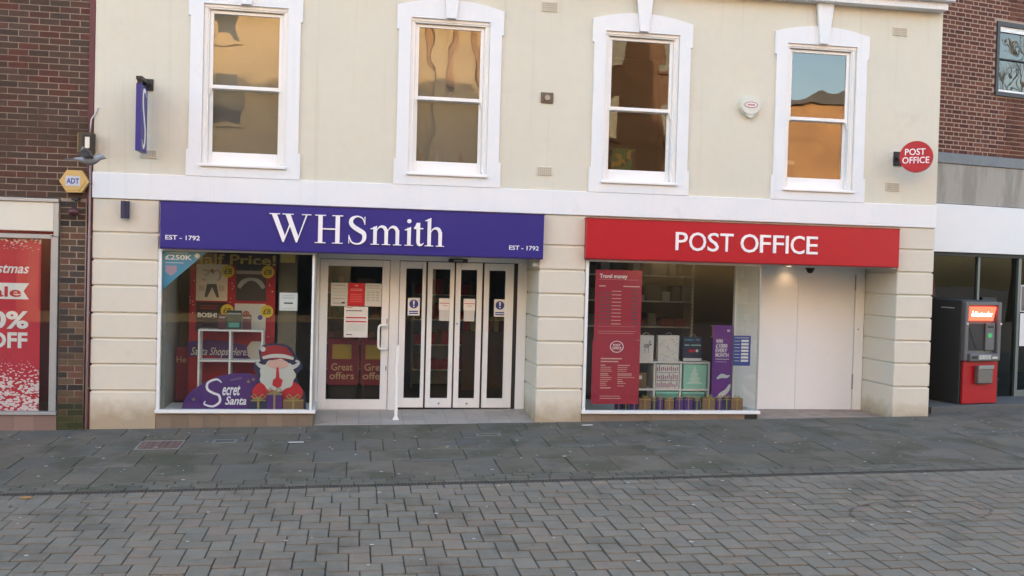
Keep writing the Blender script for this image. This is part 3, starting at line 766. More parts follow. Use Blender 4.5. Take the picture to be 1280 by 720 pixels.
t = thing('fascia_sign', 'long purple fascia sign with large white serif lettering above the glass doors', 'shop sign', (0, -.1, 2.09), 'fascia signs')
bx('panel', PURPLE, t, -2.30, 2.345, -.12, .02, 2.105, 2.652, bev=.003)
bx('capping', mat('purple_trim', (.025, .015, .11), .5), t, -2.31, 2.355, -.125, .0, 2.6525, 2.662); bx('foot_trim', mat('purple_trim', (0, 0, 0)), t, -2.30, 2.345, -.11, .02, 2.092, 2.1045)
serif_name(-1.04, 1.083, 2.215, 2.56, -.142, LETTER, t)
text('EST - 1792', -2.24, -1.845, 2.203, 2.258, -.124, LETTER, t, bold=.01)
text('EST - 1792', 1.905, 2.285, 2.203, 2.258, -.124, LETTER, t, bold=.01)
t = thing('fascia_sign', 'long red fascia sign with plain white capital lettering above the blank doors', 'shop sign', (5, -.1, 2.1), 'fascia signs')
bx('panel', REDSIGN, t, 2.905, 7.235, -.12, .02, 2.125, 2.632, bev=.003)
bx('capping', mat('dark_red_trim', (.18, .008, .015), .5), t, 2.895, 7.245, -.125, .0, 2.6325, 2.643); bx('foot_trim', mat('dark_red_trim', (0, 0, 0)), t, 2.905, 7.235, -.11, .02, 2.112, 2.1245)
LX = [('P', 365, 413), ('O', 419, 487), ('S', 493, 538), ('T', 543, 596), ('O', 625, 697), ('F', 703, 746), ('F', 756, 799), ('I', 807, 818), ('C', 827, 883), ('E', 891, 937)]
def px2x(p):                                     # crop columns of the lettering -> metres along the sign
    q = (p-365)/(937-365); return 4.085+q*(6.055-4.085)+.035*q*(1-q)*(-1)*.9
for ch, a, c in LX:
    x0, x1 = px2x(a), px2x(c); z0, z1 = 2.262, 2.497
    if ch in 'OSC': z0 -= .004; z1 += .004
    if ch == 'I': bx('letter', LETTER, t, x0, x1, -.132, -.12, z0, z1)
    else: text(ch, x0, x1, z0, z1, -.132, LETTER, t, name='letter', depth=.012, bold=.004)

# projecting blade sign and round sign
t = thing('blade_sign', 'purple projecting blade sign with pale script S, fixed high on the cream wall', 'sign', (-2.5, -.2, 3.2), 'projecting signs')
bx('panel', PURPLE, t, -2.537, -2.480, -.42, -.07, 3.215, 3.985, bev=.004)
b = MB(); b.box(-2.60, -2.43, -.02, 0, 3.975, 4.11); b.box(-2.54, -2.47, -.42, -.02, 4.03, 4.07); b.box(-2.53, -2.48, -.40, -.36, 3.985, 4.03); b.box(-2.53, -2.48, -.14, -.10, 3.985, 4.03)
b.build('bracket', BLACK, t)
for sx, off in ((-2.4785, .8), (-2.5385, -.8)):
    b = MB(); vstroke(b, [(.12, .66), (.06, .72), (-.06, .70), (-.08, .56), (.0, .40), (.08, .26), (.06, .12), (-.04, .06), (-.12, .14)], [.02, .04, .06, .07, .075, .07, .06, .04, .02], -.001, .001)
    b.deform(lambda X, Y, Z: (sx+Y, -.245+X*off, 3.21+Z)); b.build('emblem', LETTERP, t)
t = thing('round_sign', 'round red projecting sign with white capital lettering beside the fourth sash window', 'sign', (7.26, -.3, 3.38), 'projecting signs')
# disc is perpendicular to the wall but swings a little towards the street
ang = math.radians(52); DC = Vector((7.285, -.36, 3.585))
dx_ = Vector((math.cos(ang-math.pi/2+math.radians(0)), math.sin(ang-math.pi/2), 0))
def XD(v): return DC + Vector((math.sin(ang), -math.cos(ang)*-1*-1, 0))*v.x + Vector((math.cos(ang), math.sin(ang), 0))*v.y + Vector((0, 0, v.z))
MB().cyl((0, -.05, 0), (0, .05, 0), .205, 40, xf=XD).build('disc', REDSIGN, t)
MB().cyl((0, -.054, 0), (0, -.0505, 0), .19, 40, xf=XD).build('face', REDSIGN, t)
text('POST', -.135, .115, .02, .105, -.056, LETTER, t, depth=.002, xf=XD, bold=.01); text('OFFICE', -.165, .165, -.09, -.005, -.056, LETTER, t, depth=.002, xf=XD, bold=.01)
b = MB(); b.box(7.17, 7.30, -.02, 0, 3.50, 3.69); b.box(7.20, 7.24, -.25, -.02, 3.57, 3.61); b.build('bracket', BLACK, t)

# lamps and alarms
t = thing('alarm_box', 'white hexagonal alarm box with oval red logo on the cream wall', 'alarm', (5.08, 0, 4.06), 'alarm boxes')
b = MB()
oct_ = lambda r_, k_=1: [(5.08+r_*1.08*math.cos(math.radians(a)), 4.195+r_*math.sin(math.radians(a))) for a in range(15, 375, 30)]
b.prism(oct_(.138), -.04, 0); b.prism(oct_(.122), -.072, -.04); b.prism([(5.0, 4.10), (5.16, 4.10), (5.13, 4.055), (5.08, 4.03), (5.03, 4.055)], -.06, -.002); b.build('casing', mat('alarm_plastic', (.62, .64, .58), .45, var=.05), t)
b = MB(); b.prism([(5.08+.095*math.cos(a*math.pi/12), 4.20+.042*math.sin(a*math.pi/12)) for a in range(24)], -.0765, -.075); b.build('badge', mat('faded_red', (.45, .18, .18), .6), t)
b = MB(); b.prism([(5.08+.082*math.cos(a*math.pi/12), 4.20+.031*math.sin(a*math.pi/12)) for a in range(24)], -.0775, -.0765); b.build('badge_field', PAPERW, t)
bx('badge_print', mat('faded_red', (0, 0, 0)), t, 5.03, 5.13, -.0783, -.0775, 4.19, 4.21)
t = thing('wall_light', 'small dark blue cylinder light on the cream pier beside the purple sign', 'wall light', (-2.71, -.06, 2.43))
MB().cyl((-2.713, -.06, 2.44), (-2.713, -.06, 2.645), .05, 20).build('body', mat('navy_enamel', (.02, .02, .06), .4), t, smooth=False)
bx('mount', BLACK, t, -2.735, -2.69, -.03, 0, 2.5, 2.59)
t = thing('camera_dome', 'small black dome camera under the lobby ceiling before the blank doors', 'security camera', (6.17, .4, 2.02))
MB().cyl((6.17, .3, 2.06), (6.17, .3, 2.085), .062, 20).build('base', BLACK, t)
MB().tube([(6.17, .3, 2.06), (6.17, .3, 2.035), (6.17, .3, 2.015), (6.17, .3, 2.008)], [.05, .045, .028, .008], 16).build('dome', BLACK, t, smooth=True)
t = thing('door_sensor', 'black sensor bar above the folding doors', 'sensor', (1.36, .75, 2.04)); bx('casing', BLACK, t, 1.235, 1.49, .76, .829, 2.03, 2.075, bev=.006); bx('lens', GREY, t, 1.3, 1.42, .755, .76, 2.04, 2.06)
t = thing('pier_lamp', 'tiny cream bulkhead lamp high on the side of the middle pier', 'lamp', (2.25, .2, 2.0)); bx('casing', UPVC, t, 2.26, 2.319, .05, .2, 2.0, 2.05, bev=.006); bx('lens', PAPERW, t, 2.252, 2.26, .06, .19, 2.005, 2.045)
# lit downlights in the lobby soffits
GLOW = mat('lit_lens', (.9, .8, .6), .4, emit=(1, .72, .42), es=.6)
def downlight(x, y, lab, e, col):
    t = thing('downlight', lab, 'lamp', (x, y, 2.07), 'lit downlights')
    MB().cyl((x, y, 2.1035), (x, y, 2.1075), .05, 20).build('rim', SASHW, t); MB().cyl((x, y, 2.1015), (x, y, 2.103), .038, 20).build('lens', GLOW, t)
    ld = bpy.data.lights.new('downlight_bulb', 'SPOT'); ld.energy = e; ld.color = col; ld.spot_size = math.radians(130); ld.spot_blend = .9; ld.shadow_soft_size = .05
    lo = bpy.data.objects.new('bulb', ld); COL.objects.link(lo); place(lo, (x, y, 2.095), t)
downlight(6.06, .72, 'lit downlight before the blank white doors', .55, (1, .62, .32))
downlight(.22, .32, 'lit downlight before the single glass door', .5, (1, .68, .42))
downlight(1.50, .62, 'lit downlight before the folding doors', .4, (1, .68, .42))

# handrail by the folding doors
t = thing('handrail', 'white metal handrail standing on the lobby floor beside the single glass door', 'handrail', (.555, .27, -.01))
b = MB(); b.box(.535, .575, .25, .29, .03, .95, bev=.008); b.build('post', SASHW, t)
MB().box(.548, .562, .29, .76, .925, .945, bev=.004).box(.548, .562, .74, .76, .12, .925, bev=.003).box(.548, .562, .29, .74, .12, .14, bev=.003).build('rail', SASHW, t)
MB().tube([(.555, .76, .935), (.55, .80, 1.0), (.535, .825, 1.06)], .012, 8).build('bracket', SASHW, t, smooth=True)
MB().prism([(.535, .03), (.575, .03), (.605, -.025), (.505, -.025)], .235, .305).build('foot', SASHW, t)

# ------------------------------------------------------------------ notices on the door glass
YN = YD+.012
def notice(name, lab, cat, x0, x1, z0, z1, y, m_, grp=None, prints=(), xf=None):
    """a card (base mesh) with printed bars as parts; prints: (material, [(fx0, fx1, fz0, fz1)])"""
    t = thing(name, lab, cat, ((x0+x1)/2, y, z0) if not xf else xf(Vector(((x0+x1)/2, y, z0))), grp)
    bx('sheet', m_, t, x0, x1, y, y+.002, z0, z1, xf=xf)
    for i, (pm_, rects) in enumerate(prints):
        b = MB()
        for (a, c, d, e) in rects: b.box(x0+(x1-x0)*a, x0+(x1-x0)*c, y-.0008-.0002*i, y, z0+(z1-z0)*d, z0+(z1-z0)*e, xf=xf)
        b.build('print', pm_, t)
    return t
def lines(a, c, zlist, h=.02): return [(a, c, z, z+h) for z in zlist]
GN = 'notices on the single glass door'
MINTP = mat('pale_green_print', (.40, .50, .43), .6)
NSH = mat('notice_paper', (.55, .55, .53), .6)
notice('notice', 'white timetable notice with green rows, first beside the red notice on the glass door', 'notice', -.31, -.095, 1.41, 1.715, YN, NSH, GN,
       [(PRINTG, lines(.1, .85, [.88, .3, .1], .035)), (MINTP, [(.1, .9, .72, .76), (.1, .9, .58, .62), (.1, .9, .44, .48)]), (PRINTD, [(.65, .85, .10, .18)])])
notice('notice', 'plain red notice between two white ones on the glass door', 'notice', -.09, .13, 1.415, 1.717, YN, REDP, GN,
       [(mat('faint_red_print', (.75, .25, .25), .6), lines(.15, .85, [.72, .66], .03)+lines(.15, .85, [.5, .42, .34, .26, .18], .015)+[(.4, .6, .86, .92)])])
notice('notice', 'white notice with small grid of rows touching the red notice on its handle side', 'notice', .135, .352, 1.412, 1.718, YN, NSH, GN,
       [(PRINTG, lines(.08, .9, [.88, .78], .03)+[(.1+.28*i, .1+.28*i+.2, z, z+.035) for i in range(3) for z in (.6, .48, .36, .24)]), (MINTP, lines(.08, .9, [.68, .56, .44, .32], .02))])
notice('notice', 'tall white notice with two red bands below the red notice', 'notice', -.133, .180, .995, 1.405, YN, PAPERW, GN,
       [(REDP, [(.07, .93, .62, .66), (.07, .93, .49, .53), (.1, .35, .95, .97)]), (MINTP, [(.1, .9, .42-.035*i, .43-.035*i) for i in range(7)]), (PRINTD, [(.07, .75, .85, .88), (.1, .35, .07, .10)])])
def circle(cx, cz, r, y0, y1, n=24): return MB().prism([(cx+r*math.cos(2*math.pi*a/n), cz+r*math.sin(2*math.pi*a/n)) for a in range(n)], y0, y1)
for (x0, z0, lab) in ((.705, 1.30, 'blue and white exclamation sticker on the folding leaf nearest the handrail'), (1.873, 1.305, 'blue and white exclamation sticker on the last folding leaf')):
    w_, h_ = .16, .237
    t = notice('warning_sticker', lab, 'sticker', x0, x0+w_, z0, z0+h_, YN, PAPERW, 'blue exclamation stickers', [(BLUEP, [(.12, .88, .08, .15), (.12, .88, .20, .27)])])
    cx, cz = x0+w_/2, z0+.155
    circle(cx, cz, .06, YN-.002, YN).build('disc', BLUEP, t)
    MB().prism([(cx-.013, cz+.045), (cx+.013, cz+.045), (cx+.007, cz-.012), (cx-.007, cz-.012)], YN-.003, YN-.002).build('exclamation', PAPERW, t)
    circle(cx, cz-.032, .011, YN-.003, YN-.002, 12).build('exclamation_dot', PAPERW, t)
bx('tag', YEL, t, 2.034, 2.062, YN, YN+.002, 1.39, 1.49)
for (x0, lab) in ((1.122, 'pair of small white papers on the leaf left of the centre meeting doors'), (1.457, 'pair of small white papers on the leaf right of the centre meeting doors')):
    t = thing('paper_notice', lab, 'notice', (x0+.07, YN, 1.23), 'paper notices on the folding doors')
    bx('upper_sheet', PAPERW, t, x0, x0+.157, YN-.001, YN+.001, 1.383, 1.54)
    bx('lower_sheet', NSH, t, x0+.006, x0+.150, YN+.0015, YN+.003, 1.235, 1.383)
    b = MB(); b.box(x0+.01, x0+.147, YN-.002, YN-.001, 1.47, 1.478); b.box(x0+.05, x0+.11, YN-.002, YN-.001, 1.44, 1.446); b.build('print', REDP, t)

# inside the first shop: red offer bins and vague fittings
for k, (x0, x1) in enumerate(((-.345, .075), (.105, .55))):
    t = thing('offer_bin', ('whole dark red bin with yellow card seen through the single glass door' if k == 0 else 'dark red bin with yellow card partly hidden by the door stile near the handle'), 'sales bin', ((x0+x1)/2, 1.4, .03), 'offer bins')
    bx('body', mat('maroon_card', (.20, .012, .03), .5), t, x0, x1, 1.3, 1.7, .30, .93)
    bx('plinth', BLACK, t, x0+.02, x1-.02, 1.32, 1.68, .03, .30)
    bx('card', mat('ochre_card', (.35, .25, .04), .5), t, x0+.06, x1-.10, 1.292, 1.299, .66, .86)
    PG = mat('dim_gold_print', (.55, .35, .20), .5)
    text('Great', x0+.05, x1-.08, .50, .60, 1.298, PG, t, depth=.002, bold=.01); text('offers', x0+.03, x1-.06, .38, .48, 1.298, PG, t, depth=.002, bold=.01)
t = thing('cash_desk', 'dim counter with red and orange packets seen through the folding doors', 'counter', (1.9, 3, .03))
bx('body', mat('dim_wood', (.16, .10, .05), .6), t, 1.7, 2.5, 3.0, 3.6, .03, .95)
for i in range(6): bx('packet', [REDP, YEL, POSTRED][i % 3], t, 1.72+i*.12, 1.80+i*.12, 3.05, 3.15, .95, 1.12)
for k in range(3):
    t = thing('shop_shelving', ['dim stocked shelving unit beside the side wall in the first shop', 'dim stocked shelving unit in the middle of the first shop', 'dim stocked shelving unit deep behind the folding doors'][k], 'shelving', (-1.6+k*1.5, 3.6, .03), 'shop shelving')
    x0 = -2.1+k*1.5
    MB().box(x0, x0+.03, 3.2, 3.7, .03, 1.7).box(x0+1.1, x0+1.13, 3.2, 3.7, .03, 1.7).box(x0+.03, x0+1.1, 3.68, 3.7, .03, 1.7).build('frame', GREY, t)
    for z in (.3, .7, 1.1, 1.5):
        bx('shelf', SHELFW, t, x0+.03, x0+1.1, 3.2, 3.67, z, z+.02)
        b = MB(); x = x0+.05
        b2 = MB()
        while x < x0+1.0:
            w_ = U(.05, .11); (b if R() < .5 else b2).box(x, x+w_, 3.24, 3.4, z+.02, z+.02+U(.12, .26)); x += w_+.01
        b.build('stock', [POSTRED, TEAL, BROWNC][k], t); b2.build('stock', [NAVY, PINKS, REDP][k], t)

# ------------------------------------------------------------------ purple window display
t = thing('corner_sticker', 'blue triangular window sticker with white prize amount in the top corner of the shop window', 'sticker', (-2.25, .03, 1.6))
MB().prism([(-2.29, 2.066), (-1.785, 2.066), (-2.29, 1.60)], .028, .030).build('sheet', SKYB, t)
text('£250K', -2.265, -1.955, 1.965, 2.025, .0265, LETTER, t, depth=.001, bold=.02)
MB().prism([(-2.26, 1.895), (-2.13, 1.895), (-2.13, 1.82), (-2.195, 1.765), (-2.26, 1.82)], .0265, .028).build('crest', mat('crest_print', (.40, .30, .42), .5), t)
circle(-1.895, 2.02, .03, .0265, .028).build('roundel', PAPERW, t)
b = MB(); b.box(-2.26, -2.05, .0265, .028, 1.925, 1.932); b.box(-2.26, -2.0, .0265, .028, 2.045, 2.052); b.build('print', PAPERW, t)
notice('notice', 'small white notice on the shop window glass beside the red display board', 'notice', -.912, -.695, 1.375, 1.595, .028, PAPERW, None, [(PRINTG, lines(.15, .85, [.85, .75, .68], .02)), (PRINTD, [(.25, .75, .38, .46)]), (PRINTG, lines(.15, .85, [.12], .02))])
YB = .9
t = thing('display_board', 'tall red festive display board with four product posters and a ribbon of white script', 'display', (-1.58, YB, .115))
bx('board', mat('festive_red', (.36, .012, .03), .5, var=.12, scale=5), t, -2.115, -1.033, YB, YB+.02, .115, 1.90)
bx('header', mat('brown_header', (.10, .05, .035), .5), t, -2.13, -1.02, YB-.004, YB+.024, 1.90, 2.06)
text('Half Price!', -2.12, -1.035, 1.915, 2.055, YB-.006, mat('gold_print', (.52, .38, .10), .5), t, depth=.002, bold=.02)
def poster(x0, x1, z0, z1, m_, lab):
    o = bx('poster', m_, t, x0, x1, YB-.008, YB-.0005, z0, z1, lab=lab); return o
p = poster(-2.036, -1.642, 1.442, 1.918, mat('ivory_poster', (.60, .54, .46), .5), 'ivory poster with a grey standing figure')
MB().prism([(-1.90, 1.66), (-1.78, 1.66), (-1.745, 1.49), (-1.775, 1.485), (-1.835, 1.62), (-1.895, 1.485), (-1.93, 1.495)], YB-.0095, YB-.008).build('trousers', PRINTD, p)
MB().prism([(-1.89, 1.665), (-1.79, 1.665), (-1.765, 1.74), (-1.79, 1.79), (-1.89, 1.79), (-1.92, 1.74)], YB-.0095, YB-.008).build('shirt', NSH, p)
circle(-1.84, 1.83, .026, YB-.0095, YB-.008).build('head', mat('print_skin', (.32, .12, .09), .5), p)
text('30', -1.96, -1.72, 1.70, 1.85, YB-.0088, PRINTG, p, depth=.0008)
MB().box(-2.0, -1.93, YB-.0095, YB-.008, 1.57, 1.64).box(-1.75, -1.68, YB-.0095, YB-.008, 1.57, 1.64).build('print', mat('faint_print', (.45, .40, .34), .5), p)
p = poster(-1.535, -1.148, 1.452, 1.93, mat('charcoal_poster', (.045, .04, .045), .5), 'charcoal poster with a pale arc of hands')
MB().box(-1.533, -1.15, YB-.0095, YB-.008, 1.80, 1.845).build('print', mat('greige', (.30, .27, .25), .5), p)
b = MB(); vstroke(b, [(-1.50, 1.62), (-1.44, 1.70), (-1.34, 1.735), (-1.24, 1.70), (-1.18, 1.62)], [.05, .06, .035, .06, .05], YB-.0095, YB-.008); b.build('print', PRINTG, p)
p = poster(-2.032, -1.645, 1.04, 1.424, mat('black_poster', (.035, .02, .024), .5), 'black poster with bold white title')
text('BOSH!', -2.01, -1.77, 1.225, 1.285, YB-.0092, PAPERW, p, depth=.001, bold=.03)
MB().box(-1.98, -1.76, YB-.0095, YB-.008, 1.37, 1.376).box(-1.98, -1.78, YB-.0095, YB-.008, 1.34, 1.346).build('print', REDP, p)
p = poster(-1.545, -1.15, 1.04, 1.412, NSH, 'white poster with a blue seal')
circle(-1.22, 1.235, .033, YB-.0095, YB-.008).build('seal', BLUEP, p); circle(-1.40, 1.27, .05, YB-.0095, YB-.008).build('print', mat('print_skin', (0, 0, 0)), p)
for cx, cz in ((-1.638, 1.832), (-1.132, 1.834), (-1.64, 1.318), (-1.134, 1.316)):
    o = circle(cx, cz, .082, YB-.014, YB-.0105).build('price_disc', YEL, t)
    text('£8', cx-.05, cx+.05, cz-.04, cz+.035, YB-.0155, mat('brown_print', (.12, .09, .02), .6), o, depth=.001, bold=.02)
b = MB()
for i in range(28): # ribbon
    pass
vstroke(b, [(-2.12, .80), (-1.9, .83), (-1.6, .80), (-1.3, .76), (-1.03, .80)], [.2, .2, .22, .2, .2], YB-.016, YB-.0145); b.build('ribbon', DPURP, t)
text('Santa Shops Here!', -2.085, -1.35, .70, .835, YB-.018, NSH, t, depth=.001, shear=.35, bold=.01)
MB().prism([(-1.36, .72), (-1.28, .66), (-1.18, .70), (-1.14, .82), (-1.20, .92), (-1.32, .92), (-1.38, .84)], YB-.0185, YB-.0165).build('white_cloud_print', NSH, t)
b = MB()
for k in range(26):
    x_, z_ = random.choice(((-2.09, 0), (-1.59, 0), (-1.09, 0))); cx, cz = x_+U(-.03, .03), U(.95, 1.88); s_ = .008
    b.prism([(cx-s_, cz), (cx, cz-s_*.4), (cx+s_, cz), (cx, cz+s_)], YB-.0018, YB-.0002)
b.build('sparkle', PAPERW, t)
# shelf cubes
def cubes(t, xs, zs, y0, y1, th=.022):
    b = MB()
    for z in zs: b.box(xs[0]-th/2, xs[-1]+th/2, y0, y1, z-th/2, z+th/2, bev=.002)
    b.build('shelf', SHELFW, t)
    for x in xs: 
        b = MB()
        for i in range(len(zs)-1): b.box(x-th/2, x+th/2, y0+.002, y1-.002, zs[i]+th/2, zs[i+1]-th/2)
        b.build('upright', SHELFW, t)
t = thing('cube_shelf', 'white two by two cube shelf carrying three dark books before the red board', 'shelf', (-1.55, .65, .115), 'white cube shelves')
cubes(t, [-1.935, -1.555, -1.155], [.128, .69, 1.08], .55, .80)
for (x0, x1, z1, m_, lab, title) in ((-1.71, -1.615, 1.285, mat('plum_cover', (.09, .03, .045), .5), 'plum covered book partly behind the teal book on the shelf', None),
                              (-1.61, -1.42, 1.335, mat('dark_teal_cover', (.025, .05, .05), .45), 'dark book with teal panel standing on the cube shelf', 'teal'),
                              (-1.415, -1.30, 1.285, mat('wine_cover', (.10, .03, .05), .5), 'wine coloured book on the far side of the teal book', None)):
    t = thing('book', lab, 'book', ((x0+x1)/2, .62, 1.092), 'books on the cube shelf')
    bx('cover', m_, t, x0, x1, .60, .615, 1.092, z1); bx('pages', PAPERW, t, x0+.004, x1-.004, .6155, .63, 1.096, z1-.004)
    if title: MB().box(x0+.03, x1-.03, .5985, .60, 1.12, 1.18).build('print', TEAL, t)
    MB().box(x0+.01, x1-.01, .598, .5995, z1-.05, z1-.03).build('print', PRINTG, t)
# cut-outs
t = thing('standing_cutout', 'purple domed cardboard cut-out with white script wording at the foot of the window', 'cardboard cut-out', (-1.5, .2, .115))
dome = [(-2.075, .118), (-2.05, .22), (-2.0, .31), (-1.923, .385), (-1.78, .475), (-1.62, .545), (-1.45, .575), (-1.30, .58), (-1.17, .55), (-1.04, .47), (-.93, .40), (-.80, .36), (-.60, .36), (-.575, .118)]
MB().prism(dome, .20, .212).build('card', DPURP, t)
b = MB(); S1 = lambda pts, ws: vstroke(b, pts, ws, .196, .2)
S1([(-1.60, .46), (-1.66, .50), (-1.76, .46), (-1.77, .38), (-1.70, .33), (-1.63, .30), (-1.62, .22), (-1.70, .165), (-1.80, .19), (-1.79, .23)], [.012, .022, .026, .028, .028, .028, .028, .024, .018, .01])
b.build('initial', LETTER, t)
text('ecret', -1.59, -1.375, .30, .43, .197, LETTER, t, depth=.002, shear=.3, bold=.02)
text('Santa', -1.555, -1.30, .185, .29, .197, LETTER, t, depth=.002, shear=.3, bold=.02)
b = MB()
for cx, cz in ((-1.93, .25), (-1.28, .475), (-1.22, .50)):
    for a in range(4): b.prism([(cx+.03*math.cos(a*math.pi/4), cz+.03*math.sin(a*math.pi/4)), (cx+.004*math.cos(a*math.pi/4+1.57), cz+.004*math.sin(a*math.pi/4+1.57)), (cx-.03*math.cos(a*math.pi/4), cz-.03*math.sin(a*math.pi/4)), (cx-.004*math.cos(a*math.pi/4+1.57), cz-.004*math.sin(a*math.pi/4+1.57))], .1965-.0003*a, .1995)
b.build('star', GOLDP, t)
MB().prism([(-1.50, .50), (-1.36, .53), (-1.355, .51), (-1.495, .48)], .197, .2).build('faded_logo', mat('dim_violet', (.16, .10, .22), .5), t)
# plain festive stand-in: red hood shape over white curls
t = thing('festive_cutout', 'tall red, white and blue outlined festive cardboard cut-out beside the purple dome', 'cardboard cut-out', (-.92, .17, .115))
def blob(cx, cz, rx, rz, ph=0, bumps=0, amp=0, n=48): return [(cx+rx*(1+amp*math.cos(bumps*a+ph))*math.cos(a), cz+rz*(1+amp*math.cos(bumps*a+ph))*math.sin(a)) for a in [2*math.pi*k/n for k in range(n)]]
navyo = [(-1.24, .118), (-1.24, .36), (-1.15, .50), (-1.22, .66), (-1.20, .73), (-1.14, .74), (-1.16, .86), (-1.12, .93), (-1.0, .96), (-.86, .955), (-.76, .90), (-.70, .79), (-.64, .74), (-.62, .66), (-.70, .56), (-.66, .44), (-.58, .33), (-.57, .118)]
MB().prism(navyo, .17, .182).build('card', mat('midnight_card', (.02, .022, .07), .5), t)
MB().prism(blob(-.92, .34, .31, .18), .166, .1695).build('red_body', REDP, t)
MB().prism([(-1.12, .76), (-1.13, .87), (-1.06, .925), (-.94, .935), (-.82, .905), (-.745, .82), (-.73, .76)], .166, .1695).build('red_hood', mat('deep_red_print', (.30, .01, .02), .5), t)
MB().prism(blob(-.925, .56, .215, .20, 0, 9, .05, 72), .162, .1655).build('white_curls', NSH, t)
b = MB()
for sg in (-1, 1): vstroke(b, [(-.925+sg*.10, .66), (-.925+sg*.20, .67), (-.925+sg*.255, .72), (-.925+sg*.215, .745)], [.06, .05, .032, .02], .1635, .1655)
b.build('curl', NSH, t)
b = MB(); vstroke(b, [(-1.11, .775), (-1.0, .80), (-.86, .80), (-.735, .77)], [.035, .045, .045, .035], .1625, .1655); b.build('hood_band', NSH, t)
circle(-1.11, .885, .032, .160, .1655).build('bobble', NSH, t)
MB().prism(blob(-.925, .70, .13, .058), .1585, .1615).build('pink_field', PINKS, t)
MB().prism([(-.94, .66), (-.915, .66), (-.90, .53), (-.86, .50), (-.88, .42), (-.93, .40), (-.985, .44), (-.98, .50), (-.945, .53)], .1575, .1605).build('red_mitt', REDP, t)
for i, (x0, x1, z1, m_) in enumerate(((-1.235, -1.055, .30, NAVY), (-1.045, -.86, .38, DPURP), (-.845, -.60, .30, BROWNC))):
    t = thing('gift_parcel', ['navy gift parcel with gold bow under the festive cut-out, nearest the script wording', 'purple gift parcel with gold bow at the middle under the festive cut-out', 'brown gift parcel with gold bow at the corner under the festive cut-out'][i], 'gift box', ((x0+x1)/2, .12, .115), 'parcels under the cut-out')
    bx('box', m_, t, x0, x1, .10, .15, .118, z1-.03)
    MB().box((x0+x1)/2-.012, (x0+x1)/2+.012, .096, .0995, .118, z1-.03).box(x0, x1, .0955, .0985, z1-.055, z1-.035).build('ribbon', GOLDP, t)
    b = MB(); c_ = (x0+x1)/2
    for sg in (-1, 1): b.tube([(c_, .1, z1-.02), (c_+sg*.05, .1, z1+.03), (c_+sg*.085, .1, z1+.005), (c_+sg*.05, .1, z1-.025), (c_, .1, z1-.02)], .008, 6)
    b.build('bow', GOLDP, t)
t = thing('red_banner', 'narrow dark red banner standing at the back corner of the first shop window', 'banner', (-2.2, 1.0, .1))
bx('sheet', mat('maroon_card', (0, 0, 0)), t, -2.29, -2.125, 1.0, 1.01, .118, .82); bx('base', BLACK, t, -2.29, -2.11, .97, 1.05, .10, .118)
text('He', -2.28, -2.16, .62, .70, .998, mat('dim_gold_print', (0, 0, 0)), t, depth=.001)
t = thing('yellow_card', 'yellow card hanging at the top of the first shop window', 'card', (-.85, .55, 1.97)); bx('sheet', mat('amber_card', (.55, .42, .12), .5), t, -.95, -.765, .55, .553, 1.965, 2.07); bx('string', BLACK, t, -.86, -.857, .551, .553, 2.07, 2.4)
t = thing('display_column', 'grey fabric covered column behind the white notice in the first shop window', 'column', (-.88, 1.0, .03)); bx('shaft', mat('putty_paint', (.16, .15, .12), .8, var=.1), t, -1.0, -.76, .98, 1.1, .04, 2.44); bx('foot', BLACK, t, -1.01, -.75, .97, 1.11, .03, .04)
t = thing('backing_panel', 'dull olive panel closing the back of the first shop window', 'panel', (-2.1, 1.2, .03)); bx('sheet', mat('olive_panel', (.11, .095, .06), .8, var=.3, scale=2), t, -2.29, -2.14, 1.2, 1.22, .03, 2.4); bx('sheet', mat('dim_purple_board', (.05, .035, .04), .8), t, -2.13, -1.02, 1.2, 1.22, .03, 2.4)

# ------------------------------------------------------------------ post office window
def bars(x, z, rows_, rw, rh, dz): return [(x, x+rw, z-i*dz-rh, z-i*dz) for i in range(rows_)]
t = notice('window_poster', 'crimson exchange rate poster, upper of the two on the shop glass', 'poster', 3.075, 3.70, 1.075, 1.985, .034, POSTRED, 'crimson window posters',
       [(PRINTD, bars(.10, .67, 9, .09, .016, .052)+bars(.24, .67, 9, .10, .016, .052)+bars(.80, .72, 10, .11, .018, .052)),
        (PINKS, bars(.36, .70, 10, .2, .01, .052)+[(.08, .22, .76, .775), (.6, .95, .76, .775), (.08, .92, .86, .863), (.08, .9, .19, .192), (.08, .9, .12, .124), (.08, .85, .09, .094)])])
text('Travel money', 3.13, 3.50, 1.86, 1.93, .032, LETTERP, t, depth=.001, bold=.015)
t = notice('window_poster', 'crimson service list poster with oval logo, lower of the two on the shop glass', 'poster', 3.06, 3.70, .235, 1.072, .034, POSTRED, 'crimson window posters',
       [(PINKS, [(.18, .62, .70, .718), (.18, .55, .655, .673)]+[(.18, .18+w_, z, z+.008) for w_, z in ((.22, .57), (.22, .54), (.24, .51), (.18, .44), (.24, .41), (.22, .38), (.16, .35), (.12, .32), (.14, .29))]
         +[(.54, .54+w_, z, z+.008) for w_, z in ((.2, .57), (.2, .54), (.18, .51), (.3, .44), (.36, .41), (.1, .38), (.18, .32), (.14, .28))]+[(.18, .28, .60, .612), (.54, .8, .60, .612), (.18, .34, .465, .478), (.54, .84, .465, .478), (.54, .66, .345, .358), (.18, .40, .245, .26), (.18, .6, .12, .128), (.18, .62, .085, .095)])])
cx, cz = 3.385, .985
b = MB()
for k in range(32):
    a0, a1 = 2*math.pi*k/32, 2*math.pi*(k+1)/32
    pts = [(cx+r_*1.2*math.cos(a), cz+r_*math.sin(a)) for r_, a in ((.068, a0), (.076, a0), (.076, a1), (.068, a1))]
    b.prism(pts, .0325, .034)
b.build('logo_ring', LETTERP, t)
